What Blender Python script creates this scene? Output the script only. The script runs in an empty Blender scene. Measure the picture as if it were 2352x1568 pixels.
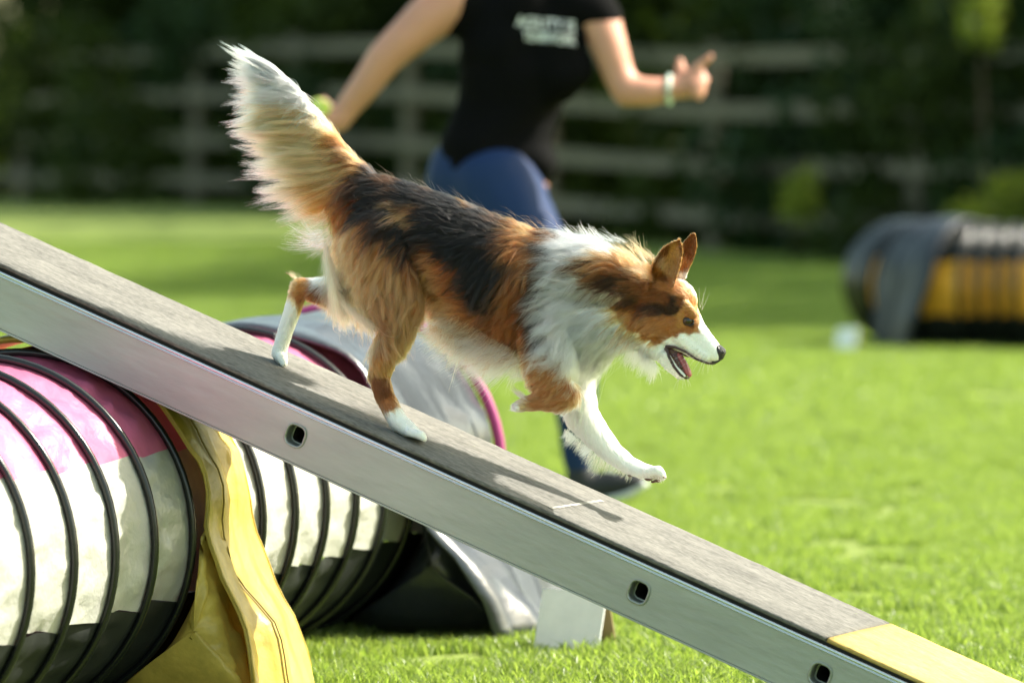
import bpy, bmesh, math, random
import numpy as np
from mathutils import Vector, Matrix, noise, kdtree
from mathutils.bvhtree import BVHTree

rng = np.random.default_rng(7)
random.seed(7)
C = bpy.context.scene.collection
R = math.radians

# ------------------------------------------------------------------ camera, world, sun, exposure
FPX, PITCH, CAMH = 13067.0, 434 / 13067.0, 0.9
cam_d = bpy.data.cameras.new('camera')
cam_o = bpy.data.objects.new('camera', cam_d)
C.objects.link(cam_o)
cam_o.location = (0, 0, CAMH)
cam_o.rotation_euler = (math.pi / 2 - PITCH, 0, 0)
cam_d.sensor_width = 36
cam_d.lens = 200
cam_d.clip_end = 2000
cam_d.dof.use_dof = True
cam_d.dof.focus_distance = 8.93
cam_d.dof.aperture_fstop = 4.5
sc = bpy.context.scene
sc.camera = cam_o

SUN_EL, SUN_AZ = R(43), math.atan2(0.972, 0.235)      # azimuth from +Y towards +X
sd = Vector((math.sin(SUN_AZ) * math.cos(SUN_EL), math.cos(SUN_AZ) * math.cos(SUN_EL), math.sin(SUN_EL)))
world = bpy.data.worlds.new('World')
sc.world = world
world.use_nodes = True
wn = world.node_tree
wn.nodes.clear()
sky = wn.nodes.new('ShaderNodeTexSky')
sky.sky_type = 'NISHITA'
sky.sun_disc = False
sky.sun_elevation = SUN_EL
sky.sun_rotation = SUN_AZ
sky.air_density = 1.0
sky.dust_density = 2.5
sky.ozone_density = 0.6
bg = wn.nodes.new('ShaderNodeBackground')
bg.inputs['Strength'].default_value = 0.15
wo = wn.nodes.new('ShaderNodeOutputWorld')
tint = wn.nodes.new('ShaderNodeVectorMath')
tint.operation = 'MULTIPLY'
tint.inputs[1].default_value = (1.06, 1.05, 0.76)      # camera white balance towards warm
wn.links.new(sky.outputs[0], tint.inputs[0])
wn.links.new(tint.outputs[0], bg.inputs[0])
wn.links.new(bg.outputs[0], wo.inputs[0])
sun_d = bpy.data.lights.new('sun', 'SUN')
sun_d.energy = 4.2
sun_d.angle = R(0.5)
sun_d.color = (1.0, 0.955, 0.85)
sun_o = bpy.data.objects.new('sun', sun_d)
C.objects.link(sun_o)
sun_o.location = (8, 6, 12)
sun_o.rotation_euler = (-sd).to_track_quat('-Z', 'Y').to_euler()
sc.view_settings.view_transform = 'Standard'
sc.view_settings.look = 'None'
sc.view_settings.exposure = 1.45
sc.view_settings.gamma = 1
sc.view_settings.use_curve_mapping = False
sc.render.engine = 'CYCLES'
sc.cycles.use_denoising = True
sc.cycles.max_bounces = 8
sc.cycles.transparent_max_bounces = 8
sc.cycles.sample_clamp_indirect = 6
sc.cycles_curves.shape = 'RIBBONS'

# ------------------------------------------------------------------ projection helpers
FW = np.array([0, math.cos(PITCH), -math.sin(PITCH)])
UP = np.array([0, math.sin(PITCH), math.cos(PITCH)])
RT = np.array([1.0, 0, 0])
CAM = np.array([0, 0, CAMH])


def ray(x, y):
    return FW + RT * ((x - 1176) / FPX) + UP * ((784 - y) / FPX)


def U(x, y, d):
    """the point seen at photo pixel (x, y) standing d metres away"""
    return CAM + ray(x, y) * d


def proj(P):
    q = np.asarray(P) - CAM
    d = q @ FW
    return np.stack([1176 + FPX * (q @ RT) / d, 784 - FPX * (q @ UP) / d], -1)


TH = R(23)
AX = np.array([math.cos(TH), -math.sin(TH), 0])      # along the plank, downhill
NX = np.array([math.sin(TH), math.cos(TH), 0])       # across, away from the camera
P0 = U(1050, 700, 8.95)


def W(x, y, v):
    r = ray(x, y)
    return CAM + r * (((P0 - CAM) @ NX + v) / (r @ NX))


# ------------------------------------------------------------------ materials
def srgb(r, g, b):
    f = lambda c: (c / 12.92) if c <= 0.04045 else ((c + 0.055) / 1.055) ** 2.4
    return (f(r / 255), f(g / 255), f(b / 255), 1)


def mat(name, col, rough=0.6, metal=0.0, spec=0.5, bump=0.0, bscale=40, var=0.0, vscale=6, sheen=0, trans=0.0, stretch=None, emis=None, sss=0, detail=6):
    m = bpy.data.materials.new(name)
    m.use_nodes = True
    nt = m.node_tree
    b = nt.nodes['Principled BSDF']
    b.inputs['Base Color'].default_value = (*col[:3], 1)
    b.inputs['Roughness'].default_value = rough
    b.inputs['Metallic'].default_value = metal
    b.inputs['Specular IOR Level'].default_value = spec
    if sss:
        b.inputs['Subsurface Weight'].default_value = sss
        b.inputs['Subsurface Radius'].default_value = (0.012, 0.004, 0.002)
        b.inputs['Subsurface Scale'].default_value = 1
    tc = nt.nodes.new('ShaderNodeTexCoord')
    mp = nt.nodes.new('ShaderNodeMapping')
    nt.links.new(tc.outputs['Object'], mp.inputs[0])
    if stretch:
        mp.inputs['Scale'].default_value = stretch
    if var:
        n = nt.nodes.new('ShaderNodeTexNoise')
        n.inputs['Scale'].default_value = vscale
        n.inputs['Detail'].default_value = detail
        n.inputs['Roughness'].default_value = 0.65
        nt.links.new(mp.outputs[0], n.inputs['Vector'])
        cr = nt.nodes.new('ShaderNodeMapRange')
        cr.inputs[1].default_value = 0.3
        cr.inputs[2].default_value = 0.7
        cr.inputs[3].default_value = 1 - var
        cr.inputs[4].default_value = 1 + var
        nt.links.new(n.outputs['Fac'], cr.inputs[0])
        vm = nt.nodes.new('ShaderNodeVectorMath')
        vm.operation = 'SCALE'
        vm.inputs[0].default_value = col[:3]
        nt.links.new(cr.outputs[0], vm.inputs['Scale'])
        nt.links.new(vm.outputs[0], b.inputs['Base Color'])
    if bump:
        n2 = nt.nodes.new('ShaderNodeTexNoise')
        n2.inputs['Scale'].default_value = bscale
        n2.inputs['Detail'].default_value = 5
        nt.links.new(mp.outputs[0], n2.inputs['Vector'])
        bp = nt.nodes.new('ShaderNodeBump')
        bp.inputs['Strength'].default_value = bump
        bp.inputs['Distance'].default_value = 0.01
        nt.links.new(n2.outputs['Fac'], bp.inputs['Height'])
        nt.links.new(bp.outputs[0], b.inputs['Normal'])
    if trans:
        tr = nt.nodes.new('ShaderNodeBsdfTranslucent')
        src = b.inputs['Base Color'].links
        if src:
            nt.links.new(src[0].from_socket, tr.inputs[0])
        else:
            tr.inputs[0].default_value = (*col[:3], 1)
        mx = nt.nodes.new('ShaderNodeMixShader')
        mx.inputs[0].default_value = trans
        out = nt.nodes['Material Output']
        nt.links.new(b.outputs[0], mx.inputs[1])
        nt.links.new(tr.outputs[0], mx.inputs[2])
        nt.links.new(mx.outputs[0], out.inputs[0])
    return m


def leafmat(name, col, col2, trans=0.5, boost=1.6, rough=0.45):
    """leaf or blade: colour varies from face to face through the attribute 'tone'"""
    m = bpy.data.materials.new(name)
    m.use_nodes = True
    nt = m.node_tree
    b = nt.nodes['Principled BSDF']
    at = nt.nodes.new('ShaderNodeAttribute')
    at.attribute_name = 'tone'
    mc = nt.nodes.new('ShaderNodeMix')
    mc.data_type = 'RGBA'
    mc.inputs[6].default_value = (*col, 1)
    mc.inputs[7].default_value = (*col2, 1)
    nt.links.new(at.outputs['Fac'], mc.inputs[0])
    nt.links.new(mc.outputs[2], b.inputs['Base Color'])
    b.inputs['Roughness'].default_value = rough
    b.inputs['Specular IOR Level'].default_value = 0.35 if 'grass' in name else 0.12
    tr = nt.nodes.new('ShaderNodeBsdfTranslucent')
    vm = nt.nodes.new('ShaderNodeVectorMath')
    vm.operation = 'MULTIPLY'
    vm.inputs[1].default_value = (boost * 1.02, boost * 1.05, boost * 0.5)
    nt.links.new(mc.outputs[2], vm.inputs[0])
    nt.links.new(vm.outputs[0], tr.inputs[0])
    mx = nt.nodes.new('ShaderNodeMixShader')
    mx.inputs[0].default_value = trans
    nt.links.new(b.outputs[0], mx.inputs[1])
    nt.links.new(tr.outputs[0], mx.inputs[2])
    nt.links.new(mx.outputs[0], nt.nodes['Material Output'].inputs[0])
    return m


# ------------------------------------------------------------------ object helpers
def empty(name, loc=(0, 0, 0), rz=0):
    o = bpy.data.objects.new(name, None)
    o.empty_display_size = 0.1
    o.location = loc
    o.rotation_euler = (0, 0, rz)
    C.objects.link(o)
    return o


def tag(o, label=None, cat=None, group=None, kind=None):
    if label: o['label'] = label
    if cat: o['category'] = cat
    if group: o['group'] = group
    if kind: o['kind'] = kind
    return o


def link(name, me, m=None, parent=None, smooth=True):
    o = bpy.data.objects.new(name, me)
    if m is not None:
        for x in (m if isinstance(m, (list, tuple)) else [m]):
            me.materials.append(x)
    C.objects.link(o)
    if parent: o.parent = parent
    if smooth:
        me.polygons.foreach_set('use_smooth', [True] * len(me.polygons))
    return o


def mesh_np(name, V, Fc):
    me = bpy.data.meshes.new(name)
    V = np.asarray(V, dtype=np.float32)
    Fc = np.asarray(Fc, dtype=np.int32)
    me.vertices.add(len(V))
    me.vertices.foreach_set('co', V.ravel())
    k = Fc.shape[1]
    me.loops.add(Fc.size)
    me.loops.foreach_set('vertex_index', Fc.ravel())
    me.polygons.add(len(Fc))
    me.polygons.foreach_set('loop_start', np.arange(0, Fc.size, k, dtype=np.int32))
    me.update(calc_edges=True)
    me.validate()
    return me


def grid_mesh(name, P, close_u=False, close_v=False):
    """P[i, j] -> quads"""
    P = np.asarray(P)
    a, b = P.shape[:2]
    idx = np.arange(a * b).reshape(a, b)
    iu = np.arange(a if close_u else a - 1)
    jv = np.arange(b if close_v else b - 1)
    I, J = np.meshgrid(iu, jv, indexing='ij')
    I2, J2 = (I + 1) % a, (J + 1) % b
    f = np.stack([idx[I, J], idx[I2, J], idx[I2, J2], idx[I, J2]], -1).reshape(-1, 4)
    return mesh_np(name, P.reshape(-1, 3), f)


def bm_mesh(name, bm):
    me = bpy.data.meshes.new(name)
    bm.to_mesh(me)
    bm.free()
    return me


def box_mesh(name, lo, hi, bevel=0.0, axes=None, org=None):
    """box between lo and hi in the frame (org; axes rows)"""
    bm = bmesh.new()
    bmesh.ops.create_cube(bm, size=1)
    lo, hi = np.array(lo, float), np.array(hi, float)
    for v in bm.verts:
        c = (np.array(v.co) + 0.5) * (hi - lo) + lo
        v.co = c
    if bevel:
        bmesh.ops.bevel(bm, geom=bm.edges[:], offset=bevel, segments=2, affect='EDGES', profile=0.7)
    if axes is not None:
        for v in bm.verts:
            v.co = org + axes[0] * v.co.x + axes[1] * v.co.y + axes[2] * v.co.z
    bmesh.ops.recalc_face_normals(bm, faces=bm.faces[:])
    return bm_mesh(name, bm)


def tube_np(pts, rad, seg=10, close=False, ref=None):
    pts = np.asarray(pts, float)
    n = len(pts)
    rad = np.broadcast_to(np.asarray(rad, float), (n,))
    if close:
        t = np.roll(pts, -1, 0) - np.roll(pts, 1, 0)
    else:
        t = np.gradient(pts, axis=0)
    t /= np.linalg.norm(t, axis=1)[:, None] + 1e-12
    if ref is None: ref = np.array([0, 0, 1.0]) if abs(t[:, 2]).mean() < 0.8 else np.array([0, 1.0, 0])
    a = np.cross(t, ref)
    a /= np.linalg.norm(a, axis=1)[:, None] + 1e-9
    b = np.cross(t, a)
    th = np.linspace(0, 2 * np.pi, seg, endpoint=False)
    return pts[:, None] + rad[:, None, None] * (a[:, None] * np.cos(th)[None, :, None] + b[:, None] * np.sin(th)[None, :, None])


def balls(chain, to3, unit, seg=(14, 9)):
    """closed meshes: spheres swept along chain = [(x, y, v, r_px, lateral_scale)], returned as (V, F)"""
    out = []
    for (a, b) in zip(chain[:-1], chain[1:]):
        a = list(a) + [1.0] * (5 - len(a))
        b = list(b) + [1.0] * (5 - len(b))
        L = math.hypot(a[0] - b[0], a[1] - b[1]) + abs(a[2] - b[2]) * unit
        k = max(1, int(L / (0.22 * max(4, min(a[3], b[3])))))
        for i in range(k + 1):
            t = i / k
            out.append([a[j] * (1 - t) + b[j] * t for j in range(5)])
    su, sv = seg
    th = np.linspace(0, 2 * np.pi, su, endpoint=False)
    ph = np.linspace(0, np.pi, sv + 1)[1:-1]
    ring = np.stack([np.sin(ph)[:, None] * np.cos(th), np.sin(ph)[:, None] * np.sin(th), np.cos(ph)[:, None] * np.ones_like(th)], -1).reshape(-1, 3)
    sph = np.vstack([ring, [[0, 0, 1]], [[0, 0, -1]]])
    Fq = []
    n = sv - 1
    for i in range(n - 1):
        for j in range(su):
            Fq.append((i * su + j, (i + 1) * su + j, (i + 1) * su + (j + 1) % su, i * su + (j + 1) % su))
    tri = [(len(ring), j, (j + 1) % su) for j in range(su)] + [(len(ring) + 1, (n - 1) * su + (j + 1) % su, (n - 1) * su + j) for j in range(su)]
    Vs, Fs = [], []
    off = 0
    for x, y, v, r, l in out:
        c = to3(x, y, v)
        rr = r / unit
        Vs.append(sph * np.array([rr, rr * l, rr]) + c)
        Fs.append((off, Fq, tri))
        off += len(sph)
    return Vs, Fs


class Blob:
    def __init__(s):
        s.v, s.f, s.n = [], [], 0

    def add(s, Vs, Fs):
        for V, (o, q, t) in zip(Vs, Fs):
            for f in q: s.f.append(tuple(i + s.n for i in f))
            for f in t: s.f.append(tuple(i + s.n for i in f))
            s.v.append(V)
            s.n += len(V)

    def raw(s, V, F):
        for f in F: s.f.append(tuple(int(i) + s.n for i in f))
        s.v.append(np.asarray(V))
        s.n += len(V)

    def build(s, name, voxel, smooth=6, fac=0.6):
        me = bpy.data.meshes.new(name)
        me.from_pydata(np.vstack(s.v).tolist(), [], s.f)
        o = bpy.data.objects.new(name, me)
        C.objects.link(o)
        r = o.modifiers.new('r', 'REMESH')
        r.mode = 'VOXEL'
        r.voxel_size = voxel
        r.adaptivity = 0
        if smooth:
            sm = o.modifiers.new('s', 'SMOOTH')
            sm.iterations = smooth
            sm.factor = fac
        dg = bpy.context.evaluated_depsgraph_get()
        m2 = bpy.data.meshes.new_from_object(o.evaluated_get(dg))
        bpy.data.objects.remove(o)
        bpy.data.meshes.remove(me)
        m2.name = name
        return m2


# ================================================================== SETTING
def terrain(x, y):
    s = lambda t: np.clip(t, 0, 1) ** 2 * (3 - 2 * np.clip(t, 0, 1))
    return 0.30 * s((y - 34) / 26) * s((3.0 - x) / 5.5)


def make_ground():
    ys = np.concatenate([np.linspace(-60, 4, 12), np.linspace(5, 80, 90), np.linspace(90, 900, 18)])
    xs = np.concatenate([np.linspace(-600, -20, 10), np.linspace(-18, 18, 60), np.linspace(20, 600, 10)])
    X, Y = np.meshgrid(xs, ys, indexing='ij')
    Z = terrain(X, Y)
    me = grid_mesh('lawn', np.stack([X, Y, Z], -1))
    m = bpy.data.materials.new('lawn_soil_and_grass')
    m.use_nodes = True
    nt = m.node_tree
    b = nt.nodes['Principled BSDF']
    b.inputs['Roughness'].default_value = 0.8
    b.inputs['Specular IOR Level'].default_value = 0.2
    tc = nt.nodes.new('ShaderNodeTexCoord')
    n1 = nt.nodes.new('ShaderNodeTexNoise')
    n1.inputs['Scale'].default_value = 0.6
    n1.inputs['Detail'].default_value = 8
    n2 = nt.nodes.new('ShaderNodeTexNoise')
    n2.inputs['Scale'].default_value = 22
    n2.inputs['Detail'].default_value = 4
    nt.links.new(tc.outputs['Object'], n1.inputs[0])
    nt.links.new(tc.outputs['Object'], n2.inputs[0])
    ad = nt.nodes.new('ShaderNodeMath')
    ad.operation = 'ADD'
    nt.links.new(n1.outputs['Fac'], ad.inputs[0])
    nt.links.new(n2.outputs['Fac'], ad.inputs[1])
    cr = nt.nodes.new('ShaderNodeValToRGB')
    cr.color_ramp.elements[0].position = 0.7
    cr.color_ramp.elements[0].color = (0.085, 0.125, 0.022, 1)
    cr.color_ramp.elements[1].position = 1.25
    cr.color_ramp.elements[1].color = (0.165, 0.215, 0.045, 1)
    mh = nt.nodes.new('ShaderNodeMath')
    mh.operation = 'MULTIPLY'
    mh.inputs[1].default_value = 1.0
    nt.links.new(ad.outputs[0], mh.inputs[0])
    nt.links.new(mh.outputs[0], cr.inputs[0])
    nt.links.new(cr.outputs[0], b.inputs['Base Color'])
    bp = nt.nodes.new('ShaderNodeBump')
    bp.inputs['Strength'].default_value = 0.6
    bp.inputs['Distance'].default_value = 0.03
    nt.links.new(n2.outputs['Fac'], bp.inputs['Height'])
    nt.links.new(bp.outputs[0], b.inputs['Normal'])
    o = link('lawn', me, m)
    tag(o, 'mown green lawn of the training field', kind='structure')


make_ground()

M_GRASS = leafmat('grass_blade', (0.108, 0.170, 0.034), (0.25, 0.305, 0.11), trans=0.52, boost=1.9, rough=0.35)


def blade_patch(name, size, n, h, w, seed):
    g = np.random.default_rng(seed)
    x, y = g.uniform(-size / 2, size / 2, n), g.uniform(-size / 2, size / 2, n)
    a = g.uniform(0, 2 * np.pi, n)
    hh = h * g.uniform(0.45, 1.15, n)
    lean = g.normal(0, 0.4, (n, 2)) * hh[:, None]
    wd = w * g.uniform(0.6, 1.2, n)
    dx, dy = np.cos(a) * wd / 2, np.sin(a) * wd / 2
    z0 = np.full(n, -0.004)
    base1 = np.stack([x - dx, y - dy, z0], -1)
    base2 = np.stack([x + dx, y + dy, z0], -1)
    m1 = np.stack([x - dx * .8 + lean[:, 0] * .35, y - dy * .8 + lean[:, 1] * .35, hh * .6], -1)
    m2 = np.stack([x + dx * .8 + lean[:, 0] * .35, y + dy * .8 + lean[:, 1] * .35, hh * .6], -1)
    tip = np.stack([x + lean[:, 0], y + lean[:, 1], hh * g.uniform(.8, 1, n)], -1)
    V = np.stack([base1, base2, m1, m2, tip], 1).reshape(-1, 3)
    k = np.arange(n) * 5
    Fq = np.concatenate([np.stack([k, k + 1, k + 3], -1), np.stack([k, k + 3, k + 2], -1), np.stack([k + 2, k + 3, k + 4], -1)])
    me = mesh_np(name, V, Fq)
    at = me.attributes.new('tone', 'FLOAT', 'POINT')
    at.data.foreach_set('value', np.repeat(np.clip(g.beta(2, 2.5, n), 0, 1), 5).astype(np.float32))
    me.materials.append(M_GRASS)
    return bpy.data.objects.new(name, me)


def make_grass():
    V1 = [blade_patch('grass_tuft', 0.34, 1500, 0.034, 0.0042, 11 + k) for k in range(4)]
    V2 = [blade_patch('grass_sward', 0.9, 2600, 0.042, 0.009, 31 + k) for k in range(3)]
    for part, (srcs, y0, y1, dens) in enumerate(((V1, 7.0, 19.5, 15.0), (V2, 19.0, 47.0, 2.6))):
        pts = []
        y = y0
        while y < y1:
            step = 1 / math.sqrt(dens)
            hw = 0.09 * y + 1.6
            x = -hw
            while x < hw:
                px, py = x + random.uniform(-.5, .5) * step, y + random.uniform(-.5, .5) * step
                pts.append((px, py, float(terrain(px, py))))
                x += step
            y += step
        me = bpy.data.meshes.new('grass')
        me.from_pydata(pts, [], [])
        n = len(pts)
        a = me.attributes.new('rz', 'FLOAT_VECTOR', 'POINT')
        a.data.foreach_set('vector', np.stack([np.zeros(n), np.zeros(n), rng.uniform(0, 6.28, n)], -1).astype(np.float32).ravel())
        a = me.attributes.new('which', 'INT', 'POINT')
        a.data.foreach_set('value', rng.integers(0, len(srcs), n).astype(np.int32))
        a = me.attributes.new('sz', 'FLOAT', 'POINT')
        # clover and growth vary over the field in soft patches
        s = [0.75 + 0.6 * max(0, noise.noise(Vector((p[0] * 1.7, p[1] * .8, 3)))) + random.uniform(-.1, .15) for p in pts]
        a.data.foreach_set('value', np.array(s, dtype=np.float32))
        o = bpy.data.objects.new('grass', me)
        C.objects.link(o)
        tag(o, 'short backlit grass blades beside the plank' if part == 0 else 'grass further back across the field', kind='stuff')
        ng = bpy.data.node_groups.new('scatter_grass', 'GeometryNodeTree')
        ng.interface.new_socket('Geometry', in_out='INPUT', socket_type='NodeSocketGeometry')
        ng.interface.new_socket('Geometry', in_out='OUTPUT', socket_type='NodeSocketGeometry')
        gi, go = ng.nodes.new('NodeGroupInput'), ng.nodes.new('NodeGroupOutput')
        iop = ng.nodes.new('GeometryNodeInstanceOnPoints')
        jn = ng.nodes.new('GeometryNodeJoinGeometry')
        for s_ in srcs:
            oi = ng.nodes.new('GeometryNodeObjectInfo')
            oi.inputs['Object'].default_value = s_
            oi.inputs['As Instance'].default_value = True
            ng.links.new(oi.outputs['Geometry'], jn.inputs[0])

        def attr(nm, tp):
            q = ng.nodes.new('GeometryNodeInputNamedAttribute')
            q.data_type = tp
            q.inputs['Name'].default_value = nm
            return q.outputs['Attribute']
        ng.links.new(gi.outputs[0], iop.inputs['Points'])
        ng.links.new(jn.outputs[0], iop.inputs['Instance'])
        iop.inputs['Pick Instance'].default_value = True
        ng.links.new(attr('which', 'INT'), iop.inputs['Instance Index'])
        ng.links.new(attr('rz', 'FLOAT_VECTOR'), iop.inputs['Rotation'])
        ng.links.new(attr('sz', 'FLOAT'), iop.inputs['Scale'])
        ng.links.new(iop.outputs[0], go.inputs[0])
        md = o.modifiers.new('scatter', 'NODES')
        md.node_group = ng


make_grass()

# ------------------------------------------------------------------ leaves, shrubs, trees
M_DARKLEAF = leafmat('dark_ivy_leaf', (0.017, 0.034, 0.008), (0.06, 0.082, 0.017), trans=0.35, boost=1.3)
M_MIDLEAF = leafmat('mid_green_leaf', (0.024, 0.044, 0.009), (0.07, 0.095, 0.017), trans=0.4, boost=1.4)
M_YELLEAF = leafmat('yellow_green_leaf', (0.12, 0.16, 0.03), (0.25, 0.27, 0.05), trans=0.5, boost=1.7)
M_BLUELEAF = leafmat('conifer_leaf', (0.015, 0.035, 0.014), (0.045, 0.075, 0.028), trans=0.25, boost=1.2)
M_BARK = mat('bark', (0.09, 0.065, 0.045), 0.9, bump=0.6, bscale=30, var=0.4, vscale=8)


def leaves_mesh(name, blobs, n, size, seed, shell=0.55):
    """leaf-sized faces spread through ellipsoid clumps blobs=[(x,y,z,rx,ry,rz)]"""
    g = np.random.default_rng(seed)
    B = np.array(blobs, float)
    vol = B[:, 3] * B[:, 4] * B[:, 5]
    k = g.choice(len(B), n, p=vol / vol.sum())
    d = g.normal(size=(n, 3))
    d /= np.linalg.norm(d, axis=1)[:, None]
    r = shell + (1 - shell) * g.uniform(0, 1, n) ** 0.6
    r = np.where(g.uniform(size=n) < .2, g.uniform(0, 1, n), r) * (1 + .12 * g.normal(size=n))
    c = B[k, :3] + d * B[k, 3:] * r[:, None]
    a = g.normal(size=(n, 3)); a /= np.linalg.norm(a, axis=1)[:, None]
    b = np.cross(a, g.normal(size=(n, 3))); b /= np.linalg.norm(b, axis=1)[:, None]
    s = size * g.uniform(.6, 1.4, n)[:, None]
    V = np.stack([c - a * s, c + b * s * .55, c + a * s, c - b * s * .55], 1).reshape(-1, 3)
    me = mesh_np(name, V, np.arange(4 * n).reshape(n, 4))
    at = me.attributes.new('tone', 'FLOAT', 'POINT')
    tb = g.uniform(0, .6, len(B))[k]
    at.data.foreach_set('value', np.repeat(np.clip(tb + g.uniform(-.1, .45, n), 0, 1), 4).astype(np.float32))
    return me


def tube_obj(name, pts, rad, m, parent=None, seg=8, close=False):
    P = tube_np(pts, rad, seg, close)
    if not close:   # cap ends
        P = np.concatenate([P[:1].mean(1, keepdims=True).repeat(seg, 1), P, P[-1:].mean(1, keepdims=True).repeat(seg, 1)])
    return link(name, grid_mesh(name, P, close_u=close, close_v=True), m, parent)


def shrub(name, label, cat, x, y, w, h, dpt, n, size, m, seed, group='shrubs and trees behind the rail fence', trunk=True, clumps=14):
    z = float(terrain(x, y))
    o = empty(name, (x, y, z))
    tag(o, label, cat, group)
    g = random.Random(seed)
    bl = []
    for _ in range(clumps):
        r = g.uniform(.22, .42)
        zz = g.uniform(0.02, .9)
        bl.append((g.uniform(-.5, .5) * w * (1 - .3 * zz), g.uniform(-.5, .5) * dpt, zz * h, w * r * .8, dpt * r, max(.25, h * r * .45)))
    link('foliage' if not name.startswith('tree') else 'crown', leaves_mesh('foliage', bl, n, size, seed), m, o)
    if trunk:
        for q in range(3):
            a = g.uniform(0, 6.28)
            tube_obj('stem', [(math.cos(a) * .04, math.sin(a) * .04, 0), (math.cos(a) * .15, math.sin(a) * .15, h * .4), (math.cos(a) * .3 * w, math.sin(a) * .2 * dpt, h * .85)], [.05, .035, .01], M_BARK, o, 6)
    return o


def fence_xy(t):
    """fence line: t metres along from the left end, x rises with t"""
    a, b = np.array([-5.2, 70.0]), np.array([7.5, 33.5])
    L = np.linalg.norm(b - a)
    # passes (-3.8, 65) and (2.28, 50): shallow bend near the middle
    pts = np.array([[-7.4, 74.5], [-3.8, 65.0], [-0.6, 56.5], [2.28, 50.0], [5.6, 43.5], [9.5, 37.0]])
    s = np.concatenate([[0], np.cumsum(np.linalg.norm(np.diff(pts, axis=0), axis=1))])
    return np.array([np.interp(t, s, pts[:, 0]), np.interp(t, s, pts[:, 1])]), s[-1]


M_RAIL = mat('weathered_fence_wood', (0.15, 0.13, 0.095), 0.85, bump=0.4, bscale=20, var=0.35, vscale=5, stretch=(1, 1, 6))


def make_fence():
    _, L = fence_xy(0)
    k = 0
    step = 3.6
    root = empty('rail_fence', (*fence_xy(L * .6)[0], 0))
    tag(root, 'weathered grey post and rail fence along the hedge, four rails high', 'fence')
    off = np.array(root.location)
    t = 0.0
    posts = []
    while t < L:
        posts.append(fence_xy(t)[0])
        t += step
    hts = (0.29, 0.75, 1.24, 1.72)
    for i, p in enumerate(posts):
        z = float(terrain(p[0], p[1]))
        me = box_mesh('post', (-.065, -.065, -.2), (.065, .065, 1.86), .012)
        o = link('post', me, M_RAIL, root, False)
        o.location = Vector((p[0], p[1], z)) - root.location
        o.rotation_euler = (random.uniform(-.01, .01), random.uniform(-.015, .015), 1.17)
        if i:
            q = posts[i - 1]
            zq = float(terrain(q[0], q[1]))
            for h in hts:
                a = np.array([q[0], q[1], zq + h + random.uniform(-.02, .02)])
                b = np.array([p[0], p[1], z + h + random.uniform(-.02, .02)])
                e = b - a
                ll = np.linalg.norm(e)
                e /= ll
                nn = np.cross(e, [0, 0, 1]); nn /= np.linalg.norm(nn)
                if nn[1] > 0: nn = -nn
                uu = np.cross(nn, e); uu /= np.linalg.norm(uu)
                if uu[2] < 0: uu = -uu
                me = box_mesh('rail', (0.004, .068, -.068), (ll - .004, .105, .068), .008, (e, nn, uu), a - off)
                link('rail', me, M_RAIL, root, False)


make_fence()


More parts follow.
